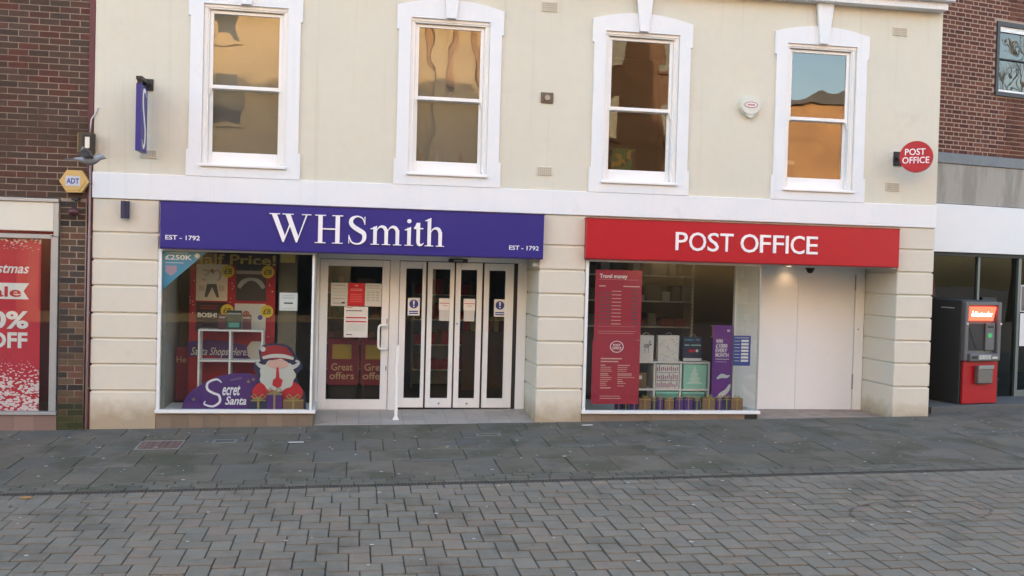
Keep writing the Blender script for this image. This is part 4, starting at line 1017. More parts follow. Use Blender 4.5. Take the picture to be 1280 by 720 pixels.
text('POST', cx-.05, cx+.05, cz+.002, cz+.036, .0325, LETTERP, t, depth=.001, bold=.02); text('OFFICE', cx-.062, cx+.062, cz-.036, cz-.004, .0325, LETTERP, t, depth=.001, bold=.02)
# blue notice on the side glass (plane x = 5.33)
t = notice('opening_notice', 'blue notice with white boxes on the window glass next to the blank doors', 'notice', 4.985, 5.225, .755, 1.155, .030, BLUEP, None, [(PAPERW, [(.45, .88, z, z+.07) for z in (.13, .24, .35, .46, .57, .68, .79)]+[(.05, .36, z+.02, z+.035) for z in (.13, .24, .35, .46, .57, .68, .79)]+[(.05, .9, .92, .935)])])
# cube shelves
t = thing('cube_shelf', 'long white cube shelf filled with gift bags behind the second shop window', 'shelf', (4.4, 1.05, .115), 'white cube shelves')
cubes(t, [3.55, 4.187, 4.573, 4.99], [.132, .315, .70], .90, 1.2, .026)
def bag(x0, x1, z0, z1, y, m_, lab, extra=None, side=LGREY):
    t = thing('gift_bag', lab, 'gift bag', ((x0+x1)/2, y, z0), 'gift bags in the second shop window')
    b = MB(); d = .1
    b.prism([(x0+.006, z0), (x1-.006, z0), (x1, z1), (x0, z1)], y, y+d); b.build('bag', m_, t)
    MB().tube([((x0+x1)/2-.05, y+.005, z1-.002), ((x0+x1)/2-.035, y+.005, z1+.03), ((x0+x1)/2, y+.005, z1+.04), ((x0+x1)/2+.035, y+.005, z1+.03), ((x0+x1)/2+.05, y+.005, z1-.002)], .004, 6).build('handle', side, t)
    if extra: extra(t)
    return t
zb = .714
def deer(t):
    b = MB(); b.prism(blob(4.06, .93, .045, .03), .897, .8995); b.prism([(4.085, .94), (4.10, .94), (4.12, 1.0), (4.10, 1.01)], .8965, .899); b.prism([(4.03, .92), (4.04, .92), (4.04, .83), (4.03, .83)], .8965, .899); b.prism([(4.08, .92), (4.09, .92), (4.09, .83), (4.08, .83)], .8965, .899); b.build('print', PRINTG, t)
    circle(4.12, .95, .012, .896, .8985).build('spot', PRINTD, t)
bag(3.93, 4.165, zb, 1.075, .90, PAPERW, 'white gift bag printed with a small grey deer, beside the crimson poster', deer)
def dots(x0, x1, z0, z1, m_, n, s_=.01, y=.8985):
    def f(t):
        b = MB()
        for k in range(n):
            cx, cz = U(x0+.02, x1-.02), U(z0+.02, z1-.02); b.box(cx-s_*U(.6, 1.8), cx+s_*U(.6, 1.8), y-.0015-.00001*k, y+.001, cz-s_*.35, cz+s_*.35)
        b.build('print', m_, t)
    return f
bag(4.225, 4.535, zb, 1.08, .90, PAPERW, 'white gift bag with scattered small grey marks, on top of the cube shelf', dots(4.24, 4.52, zb, 1.06, PRINTG, 34))
def navyx(t):
    dots(4.60, 4.86, 1.0, 1.05, SKYB, 8, .02)(t); dots(4.60, 4.86, .93, .97, MINT, 8, .02)(t)
    MB().box(4.60, 4.87, .8965, .899, .725, .765).build('print', PAPERW, t); MB().box(4.68, 4.77, .8965, .899, .85, .89).build('print', REDP, t); circle(4.80, .87, .02, .8965, .899).build('print', PAPERW, t)
bag(4.585, 4.885, zb, 1.065, .90, NAVY, 'navy gift bag with pale blue bands, last on top of the cube shelf', navyx)
def tree_(t):
    b = MB()
    for k, (w_, z) in enumerate(((.13, .40), (.10, .46), (.07, .52), (.035, .58))): b.prism([(4.775-w_, z), (4.775+w_, z), (4.775, z+.085)], .8965-.0003*k, .8988)
    b.build('print', mat('pale_mint', (.55, .75, .68), .5), t)
bag(4.61, 4.955, .33, .675, .90, MINT, 'mint green gift bag with a pale tree print inside the cube shelf', tree_)
for k in range(3):
    t = thing('patterned_gift_box', ['pink and white patterned box, lowest of the three stacked in the cube shelf', 'pink and white patterned box, middle of the three stacked in the cube shelf', 'pink and white patterned box, topmost of the three stacked in the cube shelf'][k], 'gift box', (4.38, .95, .33+k*.115), 'stacked patterned boxes')
    z = .33+k*.116; bx('box', PAPERW, t, 4.215, 4.55, .91, 1.1, z, z+.108)
    b = MB()
    for i in range(11): b.box(4.225+i*.029, 4.24+i*.029, .9085-.0001*(i % 2), .91, z+U(.008, .03), z+U(.06, .10))
    b.build('print', mat('mauve_print', (.30, .12, .20), .5), t)
t = thing('brown_box', 'small brown box with a white tag inside the cube shelf near the crimson poster', 'box', (4.0, .95, .33)); bx('box', BROWNC, t, 3.90, 4.075, .92, 1.1, .33, .545); bx('tag', PAPERW, t, 3.97, 4.01, .918, .92, .46, .51)
for k, (x0, x1) in enumerate(((4.22, 4.55), (4.61, 4.94))):
    t = thing('teal_gift_box', ['teal box in the bottom row of the cube shelf, under the patterned boxes', 'teal box in the bottom row of the cube shelf, under the mint bag'][k], 'gift box', ((x0+x1)/2, .95, .146), 'teal boxes'); bx('box', TEAL, t, x0, x1, .92, 1.1, .146, .26); bx('lid', MINT, t, x0-.004, x1+.004, .915, 1.105, .26, .285)
# glass cabinet at the back
t = thing('glass_cabinet', 'tall dim glass cabinet with stocked shelves behind the cube shelf', 'cabinet', (4.1, 2.2, .03))
MB().box(3.3, 3.33, 2.0, 2.4, .03, 2.4).box(5.1, 5.13, 2.0, 2.4, .03, 2.4).build('frame', LGREY, t)
bx('back', mat('dim_cabinet_back', (.10, .105, .10), .8), t, 3.33, 5.1, 2.38, 2.4, .03, 2.4)
for z in (1.12, 1.51, 1.90): 
    bx('shelf', LGREY, t, 3.33, 5.1, 2.0, 2.37, z, z+.018)
    b = MB(); b2 = MB(); x = 3.4
    while x < 5.0:
        w_ = U(.08, .25); (b if R() < .6 else b2).box(x, x+w_, 2.05, 2.3, z+.018, z+.018+U(.06, .24)); x += w_+U(.01, .08)
    b.build('stock', mat('dim_stock', (.12, .13, .13), .6), t); b2.build('stock', mat('dim_stock_red', (.18, .05, .05), .6) if z < 1.3 else NSH, t)
b = MB()
for i in range(30): b.box(5.095, 5.125, 1.994, 1.999, .5+i*.055, .53+i*.055)
b.build('slot_strip', PAPERW, t)
t = thing('inner_door', 'dark inner door with a pale handle behind the gift bags', 'door', (5.4, 2.2, .03)); bx('leaf', mat('dark_brown_door', (.06, .05, .042), .6), t, 5.16, 5.9, 2.2, 2.25, .03, 2.2)
MB().tube([(5.50, 2.19, .98), (5.50, 2.14, .98), (5.50, 2.12, 1.02), (5.50, 2.12, 1.12), (5.50, 2.14, 1.16), (5.50, 2.19, 1.16)], .012, 8).build('handle', NSH, t, smooth=True)
t = thing('prize_banner', 'narrow violet standing banner with white capitals beside the cube shelf', 'banner', (5.08, .7, .12))
bx('sheet', VIOLET, t, 4.955, 5.24, .70, .708, .135, 1.25); bx('base', GREY, t, 4.94, 5.25, .66, .74, .12, .135)
for s_, z, x1 in (('WIN', 1.0, 5.10), ('£1000', .935, 5.17), ('EVERY', .87, 5.17), ('MONTH', .805, 5.19)): text(s_, 5.0, x1, z, z+.055, .698, LETTERP, t, depth=.001, bold=.02)
MB().box(5.0, 5.2, .6985, .70, .77, .78).box(5.0, 5.17, .6985, .70, .735, .74).box(5.16, 5.20, .6985, .70, 1.16, 1.19).build('print', NSH, t)
b = MB(); vstroke(b, [(5.03, .50), (5.10, .54), (5.17, .53), (5.22, .55)], [.02, .06, .04, .01], .6975, .70); vstroke(b, [(5.02, .20), (5.10, .27), (5.18, .33), (5.23, .42)], [.05, .07, .06, .03], .6978, .70); b.build('picture', NSH, t)
# row of parcels along the bottom of the window
seq = [(3.44, 3.52, .33, 'p'), (3.535, 3.62, .34, 'n'), (3.645, 3.74, .36, 'p'), (3.755, 3.92, .34, 'b'), (3.93, 4.0, .33, 'n'), (4.01, 4.09, .345, 'p'), (4.11, 4.24, .33, 'b'), (4.26, 4.37, .34, 'p'), (4.385, 4.50, .345, 'p'), (4.515, 4.61, .335, 'n'), (4.64, 4.82, .35, 'b'), (4.835, 4.92, .34, 'p'), (4.93, 5.03, .345, 'n'), (5.045, 5.21, .34, 'b')]
cn = {'p': ('purple', DPURP), 'n': ('navy', NAVY), 'b': ('brown', BROWNC)}; od = ['first', 'second', 'third', 'fourth', 'fifth', 'sixth', 'seventh', 'eighth', 'ninth', 'tenth', 'eleventh', 'twelfth', 'thirteenth', 'last']
for i, (x0, x1, z1, c_) in enumerate(seq):
    nm_, m_ = cn[c_]
    t = thing('gift_parcel', '%s parcel with gold bow, %s from the crimson poster along the window bottom' % (nm_, od[i]), 'gift box', ((x0+x1)/2, .2, .12), 'parcels along the window bottom')
    bx('box', m_, t, x0, x1, .19, .26, .12, z1-.045); c2 = (x0+x1)/2
    MB().box(c2-.007, c2+.007, .187, .19, .12, z1-.045).box(x0, x1, .1868, .1895, z1-.07, z1-.06).build('ribbon', GOLDP, t)
    b = MB(); hw = min(.045, (x1-x0)*.45)
    for sg in (-1, 1): b.tube([(c2, .2, z1-.042), (c2+sg*hw*.6, .2, z1-.006), (c2+sg*hw, .2, z1-.02), (c2+sg*hw*.6, .2, z1-.046), (c2, .2, z1-.042)], .007, 5)
    b.build('bow', GOLDP, t)
bag(2.985, 3.06, .62, .86, .5, TEAL, 'teal gift bag in the narrow gap beside the crimson posters')
t = thing('blue_stand', 'dark blue patterned stand in the gap beside the crimson posters', 'stand', (3.0, .6, .12)); bx('panel', NAVY, t, 2.96, 3.12, .56, .60, .12, 1.1)
for z in (.3, .52, .8): bx('print', NSH, t, 3.0, 3.05, .558, .56, z, z+.015)

# ================================================================== LEFT NEIGHBOUR
L_ = thing('brick_shop', 'old mixed red and dark brick shop building with a red sale window', 'building', (-6, .4, -.1))
def PL(name, m, *a, bev=0, lab=None): return bx(name, m, L_, *a, bev=bev, lab=lab)
PL('wall', MORTAR, -14, -3.16, .008, .3, 2.655, 11.5)
PL('pier', MORTAR, -3.455, -3.16, .008, .3, -.2, 2.655)
PL('side_wall', MORTAR, -3.40, -3.16, .3, 9, -.2, 11.5); PL('side_wall', MORTAR, -14, -13.75, .3, 9, -.2, 11.5); PL('roof', mat('slate_roof', (0, 0, 0)), -14, -3.1, 0, 9, 11.5, 12.0)
# single bricks in view
bh, bw, j = .064, .214, .011
br_mesh = {}
def brick_mesh(w, h, m_, xf=None, d=.02):
    key = (round(w, 3), round(h, 3), m_.name)
    if key not in br_mesh:
        b = MB().box(-w/2, w/2, .0035, d, 0, h); me = bpy.data.meshes.new('brick')
        me.from_pydata([Vector(v) for v in b.v], [], b.f); me.materials.append(m_)
        bm = bmesh.new(); bm.from_mesh(me); bmesh.ops.recalc_face_normals(bm, faces=bm.faces[:]); bm.to_mesh(me); bm.free(); br_mesh[key] = me
    return br_mesh[key]
def put_brick(me, loc, parent, rz=0):
    o = bpy.data.objects.new('brick', me); COL.objects.link(o); o.rotation_euler = (0, 0, rz); place(o, loc, parent)
# upper wall: running bond
rest = MB(); z = 2.66; r_i = 0
nb = 0
while z < 8.9:
    x = -3.165 - (.1125 if r_i % 2 else 0)
    if r_i % 2:
        cx = -3.165-.05
        if in_view(cx, 0, z) : put_brick(brick_mesh(.0975, bh, LBRICK), (cx, U(-.001, .001), z), L_); nb += 1
        else: rest.box(cx-.05, cx+.05, -.004, .02, z, z+bh)
    while x > -9:
        cx = x-bw/2
        if x > -4.45 and in_view(cx, 0, z, 22): put_brick(brick_mesh(bw, bh, LBRICK), (cx, U(-.0015, .0015), z), L_); nb += 1
        else: rest.box(cx-bw/2, cx+bw/2, -.004, .02, z, z+bh)
        x -= bw+j
    z += bh+j; r_i += 1
struct(rest.build('brickwork', LBRICK, L_, origin=(-6, 0, 2.7)), 'stuff')
# pier bricks
z = -.145; r_i = 0
while z+bh < 2.655:
    if r_i % 2: cs = ((-3.455+.0525, .095), (-3.455+.11+.088, .165))
    else: cs = ((-3.455+.0925, .175), (-3.455+.19+.0475, .085))
    for cx, w in cs: put_brick(brick_mesh(w, bh, PBRICK), (cx, U(-.0015, .0015), z), L_); nb += 1
    z += bh+j; r_i += 1
print('left bricks', nb)
DRED = mat('oxide_red_strip', (.12, .035, .04), .6, var=.2)
PL('edge_strip', DRED, -3.159, -3.10, -.006, .25, 2.60, 9.0); PL('edge_strip', DRED, -3.145, -3.10, -.002, .25, -.2, 2.60)
# shop front
FM = mat('anodised_frame', (.38, .40, .42), .4, metal=.5, var=.1)
PL('fascia_board', mat('cream_fascia', (.66, .63, .55), .5, var=.04), -9, -3.52, -.03, .1, 2.26, 2.60, bev=.004)
PL('fascia_trim', FM, -9, -3.462, -.05, .12, 2.603, 2.645, bev=.004); PL('fascia_trim', FM, -3.518, -3.462, -.035, .1, 2.20, 2.60, bev=.004)
w = PL('shop_window', FM, -9, -3.462, -.02, .08, .085, .125, bev=.004, lab='sale window with red poster')
bx('frame', FM, w, -3.55, -3.47, -.015, .07, .125, 2.20, bev=.005); bx('frame', FM, w, -9, -3.55, -.015, .07, 2.17, 2.225, bev=.005)
bx('pane', PANE, w, -9, -3.55, .02, .028, .125, 2.17)
stall_n = 8
PL('stallriser_bed', GROUT, -9, -3.46, .012, .06, -.25, .083)
for i in range(20): PL('stallriser_tile', TILE_PK, -3.462-(i+1)*.24+.0015, -3.462-i*.24-.0015, .002, .012, -.25, .082)
PL('kerb_step', CONC, -9, -3.2, -.03, .0, -.25, -.118)
PL('interior_wall', mat('maroon_wall', (.13, .02, .03), .7), -9, -3.47, 1.0, 1.1, -.1, 2.4); PL('interior_side', mat('maroon_wall', (0, 0, 0)), -3.50, -3.47, .08, 1.0, -.1, 2.4); PL('interior_floor', DF, -9, -3.47, .08, 1.0, .0, .10)
# sale poster with confetti print
SM = bpy.data.materials.new('confetti_poster'); SM.use_nodes = True; n_, l_ = SM.node_tree.nodes, SM.node_tree.links
gg = n_.new('ShaderNodeNewGeometry'); vo = n_.new('ShaderNodeTexVoronoi'); vo.inputs['Scale'].default_value = 26; mp = n_.new('ShaderNodeMapping'); mp.inputs['Scale'].default_value = (1, 1, 1.9)
l_.new(gg.outputs['Position'], mp.inputs[0]); l_.new(mp.outputs[0], vo.inputs['Vector'])
sx = n_.new('ShaderNodeSeparateXYZ'); l_.new(gg.outputs['Position'], sx.inputs[0])
rp = n_.new('ShaderNodeFloatCurve') if False else n_.new('ShaderNodeValToRGB')
mr = n_.new('ShaderNodeMapRange'); mr.inputs['From Min'].default_value = .12; mr.inputs['From Max'].default_value = 2.17; l_.new(sx.outputs['Z'], mr.inputs['Value']); l_.new(mr.outputs[0], rp.inputs[0])
e = rp.color_ramp.elements; e[0].position = 0; e[0].color = (.62, .62, .62, 1); e[1].position = 1; e[1].color = (.50, .50, .50, 1)
for ps, v in ((.16, .52), (.34, .02), (.91, .0), (.97, .34)): q = e.new(ps); q.color = (v, v, v, 1)
lt = n_.new('ShaderNodeMath'); lt.operation = 'LESS_THAN'; l_.new(vo.outputs['Distance'], lt.inputs[0]); l_.new(rp.outputs[0], lt.inputs[1])
mx = n_.new('ShaderNodeMix'); mx.data_type = 'RGBA'; l_.new(lt.outputs[0], mx.inputs['Factor']); mx.inputs['A'].default_value = (.52, .010, .038, 1); mx.inputs['B'].default_value = (.78, .66, .68, 1)
l_.new(mx.outputs['Result'], n_['Principled BSDF'].inputs['Base Color']); n_['Principled BSDF'].inputs['Roughness'].default_value = .5
t = thing('sale_poster', 'tall red sale poster with white wording and confetti filling the brick shop window', 'poster', (-4.3, .04, .13))
bx('sheet', SM, t, -5.1, -3.672, .040, .043, .13, 2.16)
text('Christmas', -4.42, -3.80, 1.755, 1.875, .037, LETTERP, t, depth=.002, shear=.3, bold=.015)
MB().prism([(-4.45, 1.45), (-3.80, 1.45), (-3.86, 1.545), (-3.80, 1.64), (-4.45, 1.64)], .0375, .0398).build('ribbon', LETTERP, t)
text('Sale', -4.33, -3.885, 1.475, 1.60, .0355, REDP, t, depth=.0018, bold=.02)
text('50%', -4.40, -3.80, 1.10, 1.31, .037, LETTERP, t, depth=.002, bold=.03)
text('OFF', -4.24, -3.81, .87, 1.06, .037, LETTERP, t, depth=.002, bold=.03)
# conduit, floodlight, alarm, small lamp
t = thing('conduit', 'thin greyish pink pipe running down the brick pier edge to the pavement', 'pipe', (-3.12, -.02, -.2))
MB().cyl((-3.122, -.022, -.19), (-3.122, -.022, 3.08), .013, 8).build('pipe', mat('pink_grey_pipe', (.30, .22, .22), .5), t, smooth=True)
for z in (.4, 1.3, 2.2, 2.8): bx('clip', GREY, t, -3.142, -3.102, -.012, -.002, z, z+.02)
t = thing('floodlight', 'small box floodlight with a pale lens on the brickwork corner', 'floodlight', (-3.15, -.1, 3.2))
bx('casing', mat('bronze_casing', (.06, .045, .03), .5), t, -3.235, -3.07, -.13, -.01, 3.19, 3.43, bev=.006)
bx('lens_frame', BLACK, t, -3.185, -3.075, -.14, -.13, 3.215, 3.405); bx('lens', mat('pale_lens', (.75, .72, .65), .3), t, -3.155, -3.105, -.146, -.14, 3.245, 3.375)  # lens is a plain pale colour
bx('side_plate', mat('mustard_paint', (.30, .24, .06), .6), t, -3.245, -3.236, -.12, -.02, 3.20, 3.42)
MB().tube([(-3.12, -.06, 3.43), (-3.12, -.05, 3.52), (-3.115, -.04, 3.60), (-3.08, -.02, 3.66), (-3.05, -.005, 3.74)], .008, 6).build('cable', LGREY, t, smooth=True)
t = thing('alarm_box', 'yellow hexagonal alarm box with a blue logo on the brick wall', 'alarm', (-3.285, 0, 2.70), 'alarm boxes')
hexp = [(-3.285+.165*math.cos(math.radians(a)), 2.855+.15*math.sin(math.radians(a))) for a in range(0, 360, 60)]
MB().prism(hexp, -.085, -.0).build('casing', mat('amber_plastic', (.56, .38, .15), .4, var=.05), t)
hexi = [(-3.295+.14*math.cos(math.radians(a)), 2.86+.125*math.sin(math.radians(a))) for a in range(0, 360, 60)]
MB().prism(hexi, -.095, -.085).build('front', mat('amber_plastic', (0, 0, 0)), t)
bx('logo_plate', mat('faded_plate', (.50, .53, .60), .5), t, -3.375, -3.215, -.0975, -.095, 2.80, 2.915); text('ADT', -3.365, -3.225, 2.825, 2.89, -.0985, BLUEP, t, depth=.001, bold=.03)
t = thing('bulkhead_lamp', 'small dark bulkhead lamp with a red bulb on the pier under the yellow alarm', 'lamp', (-3.27, -.05, 2.44))
bx('arm', BLACK, t, -3.30, -3.23, -.12, -.005, 2.63, 2.665); MB().tube([(-3.265, -.1, 2.63), (-3.25, -.1, 2.58), (-3.26, -.1, 2.545)], .01, 8).build('stem', BLACK, t)
MB().tube([(-3.275, -.1, 2.55), (-3.275, -.1, 2.53), (-3.275, -.1, 2.49), (-3.275, -.1, 2.46), (-3.275, -.1, 2.445)], [.02, .055, .07, .055, .02], 14).build('shade', mat('dark_red_glass', (.07, .02, .025), .3), t, smooth=True)

# ================================================================== RIGHT NEIGHBOUR
K = thing('red_brick_building', 'red brick building with concrete band and white fascia over a dark shop window', 'building', tuple(XR(Vector((2, 2, 0)))))
def PR(name, m, *a, bev=0, lab=None, parent=None): return bx(name, m, parent or K, *a, bev=bev, xf=XR, lab=lab)
PR('wall', RMORTAR, 0, 1.735, .006, .3, 3.86, 13.4); PR('wall', RMORTAR, 1.735, 3.05, .006, .3, 3.86, 4.80); PR('wall', RMORTAR, 1.735, 3.05, .006, .3, 5.925, 13.4); PR('wall', RMORTAR, 3.05, 14, .006, .3, 3.86, 9.5); PR('upper_wall', RMORTAR, 3.05, 9, .006, .3, 9.5, 13.4); PR('shadow_block', RMORTAR, 5.6, 8.6, .4, 6, 13.8, 18.6)  # topmost block is unseen, added to cast shade on the far wall
PR('side_wall', RMORTAR, -.5, -.02, .5, 9, 0, 13.4) ; PR('rear_wall', RMORTAR, 0, 14, 8.7, 9, 0, 9.5); PR('rear_wall', RMORTAR, 0, 9, 8.7, 9, 9.5, 13.4); PR('roof', mat('slate_roof', (0, 0, 0)), 0, 9, 0, 9, 13.4, 13.8); PR('roof', mat('slate_roof', (0, 0, 0)), 9, 14, 0, 9, 9.5, 9.8); PR('side_wall', RMORTAR, 8.7, 9, .3, 8.7, 9.8, 13.4)
PR('lead_flashing', LEAD, 0, 14, -.06, .0, 3.70, 3.86, bev=.01)
PR('concrete_band', CONC, 0, 14, -.04, .3, 3.11, 3.70)
PR('fascia_board', mat('white_fascia', (.72, .73, .75), .45, var=.03), 0, 14, -.10, .1, 2.385, 3.095, bev=.004)
PR('fascia_trim', BLACK, 0, 14, -.05, .1, 2.33, 2.385)
ph, sw, hw_, jj = .066, .180, .082, .016
lst = []
z = 3.866; r_i = 0
while z < 8.5:
    s_ = .48 + (-(sw+hw_)/2-jj if r_i % 2 else 0); k = 0
    while s_ < 4.4:
        w_ = (sw, hw_)[k % 2]
        if z+.05 > 4.79 and z < 5.93 and s_+w_ > 1.72 and s_ < 3.06:
            if s_ < 1.69: lst.append(((s_+1.73)/2, z, 1.73-s_))
        else: lst.append((s_+w_/2, z, w_))
        s_ += w_+jj; k += 1
    z += ph; r_i += 1
def vis_r(c): p = XR(Vector((c[0], 0, c[1]))); return in_view(p.x, p.y, p.z, 2)
seen = sorted([c for c in lst if vis_r(c) and c[0] > .62], key=lambda c: c[0]-c[1]*.05)
one = set(seen[:295]); rest = MB(); print('right bricks', len(seen))
for c in lst:
    if c in one:
        put_brick(brick_mesh(c[2], ph-jj, RBRICK), XR(Vector((c[0], U(-.001, .001), c[1]))), K, RA)
    else: rest.box(c[0]-c[2]/2, c[0]+c[2]/2, -.004, .02, c[1], c[1]+ph-jj, xf=XR)
struct(rest.build('brickwork', RBRICK, K), 'stuff')
# upstairs window
DK = mat('dark_window_frame', (.045, .045, .05), .5)
w = PR('window', DK, 1.735, 3.05, -.03, .10, 4.80, 4.86, lab='dark framed upstairs window reflecting branches')
PR('frame', DK, 1.735, 1.79, -.02, .10, 4.86, 5.925, parent=w); PR('frame', DK, 3.0, 3.05, -.02, .10, 4.86, 5.925, parent=w); PR('frame', DK, 1.79, 3.0, -.02, .10, 5.86, 5.925, parent=w)
PR('frame', UPVC, 1.79, 3.0, .01, .08, 5.78, 5.86, parent=w); PR('frame', UPVC, 1.79, 3.0, .01, .08, 4.86, 4.90, parent=w); PR('glazing_bar', DK, 1.79, 3.0, .0, .06, 5.36, 5.378, parent=w)
PR('pane', PANE_UP, 1.79, 3.0, .04, .045, 4.90, 5.36, parent=w); PR('pane', PANE_UP, 1.79, 3.0, .04, .045, 5.378, 5.78, parent=w); PR('blind', mat('beige_blind', (.30, .29, .27), .8), 1.75, 3.04, .13, .135, 4.86, 5.9, parent=w)
# dark shop front
PR('plinth', mat('grey_plinth', (.10, .10, .10), .8, var=.15, bump=.3), 0, 14, -.72, .1, -.15, .185, bev=.006)
sw_ = PR('shop_window', mat('grey_green_frame', (.16, .18, .18), .4, metal=.4), 2.34, 2.40, -.03, .06, .185, 2.33, lab='dark glazed shop window')
PR('pane', PANE_ROOM, .02, 2.34, .01, .018, .185, 2.33, parent=sw_); PR('pane', PANE_ROOM, 2.40, 7, .01, .018, .185, 2.33, parent=sw_); PR('frame', mat('grey_green_frame', (0, 0, 0)), 1.52, 1.56, -.02, .05, .185, 2.33, parent=sw_)
PR('low_rail', mat('grey_green_frame', (0, 0, 0)), 2.40, 7, -.03, .05, .185, .28, parent=sw_)
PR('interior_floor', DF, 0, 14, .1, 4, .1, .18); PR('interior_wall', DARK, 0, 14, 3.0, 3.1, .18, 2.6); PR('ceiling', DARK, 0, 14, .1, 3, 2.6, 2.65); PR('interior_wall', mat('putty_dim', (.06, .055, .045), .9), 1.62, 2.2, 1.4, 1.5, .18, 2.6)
t = thing('window_portrait', 'dark framed portrait poster of a person in the far shop window', 'poster', tuple(XR(Vector((2.7, -.0, 1.4)))))
PR('frame', LGREY, 2.425, 3.05, -.012, .006, 1.50, 1.92, parent=t); PR('picture', mat('portrait_ground', (.16, .14, .14), .6), 2.445, 3.03, -.016, -.012, 1.52, 1.90, parent=t)
MB().prism(blob(2.62, 1.72, .07, .095), -.0175, -.016, xf=XR).build('face_shape', mat('print_face', (.40, .26, .21), .6), t); MB().prism(blob(2.62, 1.775, .095, .075), -.017, -.0162, xf=XR).build('hair_shape', mat('print_hair', (.06, .035, .025), .6), t)
MB().prism([(2.46, 1.521), (2.5, 1.60), (2.62, 1.64), (2.75, 1.60), (2.82, 1.521)], -.0172, -.016, xf=XR).build('shoulder_shape', PRINTD, t)
t = notice('window_notice', 'large white notice below the portrait poster in the far shop window', 'notice', 2.40, 3.0, .97, 1.48, -.04, PAPERW, None, [(PRINTG, lines(.15, .85, [.82, .74, .6, .53, .46, .3], .02))], xf=XR)
t = thing('hanging_cloth', 'pink cloth edge hanging in the dark window behind the cash machine', 'cloth', tuple(XR(Vector((.85, .3, 1.7))))); MB().prism([(.82, 1.72), (.93, 1.72), (.87, 2.05), (.83, 2.05)], .2, .22, xf=XR).build('cloth', mat('pink_cloth', (.42, .06, .10), .8), t)
# cash machine
t = thing('cash_machine', 'grey and red cash machine with a lit red header on the raised plinth', 'cash machine', tuple(XR(Vector((.98, -.3, .185)))))
def PA(name, m, *a, bev=0, parent=None): return bx(name, m, parent or t, *a, bev=bev, xf=XR)
PA('side_cabinet', ATMSIDE, .635, 1.32, -.58, .0, .185, 1.685, bev=.01)
PA('side_slot', LGREY, .633, .6345, -.45, -.2, 1.56, 1.575)
PA('lower_panel', ATMRED, .66, 1.325, -.62, -.58, .195, .815, bev=.008)
up = PA('upper_module', STEEL, .635, .705, -.66, -.58, .815, 1.665, bev=.012)
PA('module_side', STEEL, 1.255, 1.325, -.66, -.58, .815, 1.665, bev=.012, parent=up); PA('module_top', STEEL, .705, 1.255, -.66, -.58, 1.615, 1.665, bev=.008, parent=up); PA('module_back', STEEL, .705, 1.255, -.60, -.5805, .92, 1.615, parent=up)
PA('ledge', STEEL, .705, 1.255, -.70, -.58, .815, .92, bev=.012, parent=up)
LIT = mat('lit_red_header', (.8, .05, .03), .4, emit=(1, .045, .02), es=.75); LITW = mat('lit_white_logo', (.9, .85, .8), .4, emit=(1, .75, .65), es=.9)
h = bx('header', LIT, t, .725, 1.235, -.625, -.601, 1.395, 1.595); h.data.materials[0] = LIT
bpy.data.objects.remove(h)
h = MB().prism([(.725, 1.395), (1.175, 1.395), (1.235, 1.595), (.735, 1.595)], -.64, -.601, xf=XR).build('header', LIT, t)
text('Santander', .83, 1.16, 1.455, 1.525, -.643, LITW, h, depth=.002, bold=.02, xf=XR)
MB().prism([(.765, 1.46), (.815, 1.46), (.82, 1.485), (.80, 1.50), (.79, 1.54), (.775, 1.50), (.76, 1.485)], -.643, -.6405, xf=XR).build('flame_logo', LITW, h)
PA('screen_recess', BLACK, .73, 1.06, -.606, -.6005, .96, 1.35)
MB().prism([(.73, 1.34), (.95, 1.34), (1.03, .98), (.90, .98)], -.612, -.606, xf=XR).build('screen', mat('dark_screen', (.03, .032, .036), .12, spec=.6), t)
PA('reader_panel', STEEL, 1.06, 1.235, -.63, -.6005, .96, 1.36, bev=.008)
PA('card_slot', mat('green_led', (.02, .12, .05), .4, emit=(.05, .4, .12), es=.12), 1.10, 1.17, -.636, -.6305, 1.15, 1.21); PA('receipt_slot', BLACK, 1.09, 1.20, -.634, -.6305, 1.29, 1.32)
kp = PA('keypad', GREY, .86, 1.10, -.703, -.7, .84, .905)
for i in range(4):
    for j_ in range(3): PA('key', LGREY, .875+i*.055, .915+i*.055, -.706, -.703, .845+j_*.02, .860+j_*.02, parent=kp)
PA('cash_slot', BLACK, .73, .84, -.704, -.7, .85, .89); PA('cash_lip', LGREY, 1.12, 1.22, -.704, -.7, .85, .88)
PA('bin_box', mat('weathered_steel', (.17, .16, .155), .45, metal=.5, var=.1), .87, 1.15, -.70, -.62, .49, .745, bev=.012); PA('bin_flap', GREY, .865, 1.155, -.712, -.70, .70, .755, bev=.004)
for x in (.66, 1.30): MB().cyl((x, -.675, 1.35), (x, -.66, 1.35), .016, 10, xf=XR).build('knob', LGREY, t)
t = thing('black_cabinet', 'low dark cabinet beside the cash machine in front of the shop glass', 'cabinet', tuple(XR(Vector((1.5, -.2, .185))))); bx('body', ATMSIDE, t, 1.38, 1.64, -.35, -.1, .185, .50, bev=.01, xf=XR); bx('top', ATMSIDE, t, 1.37, 1.65, -.36, -.09, .5, .515, xf=XR)
t = thing('small_plate', 'small black plate sign on the shop glass above the cash machine', 'sign', tuple(XR(Vector((1.6, -.03, 1.65))))); bx('plate', BLACK, t, 1.62, 1.9, -.03, -.01, 1.60, 1.72, xf=XR); bx('print', GREY, t, 1.66, 1.86, -.032, -.03, 1.65, 1.66, xf=XR)
# drip pipe between the buildings
t = thing('drain_pipe', 'pale grey pipe in the corner between the cream pier and the white fascia', 'pipe', (7.87, .25, 0)); MB().cyl((7.875, .3, .0), (7.875, .3, 3.1), .035, 12).build('pipe', mat('pale_pipe', (.42, .38, .38), .6, var=.1), t, smooth=True)
for z in (.8, 2.0, 2.9): MB().cyl((7.875, .3, z), (7.875, .3, z+.04), .042, 12).build('collar', mat('pale_pipe', (0, 0, 0)), t)

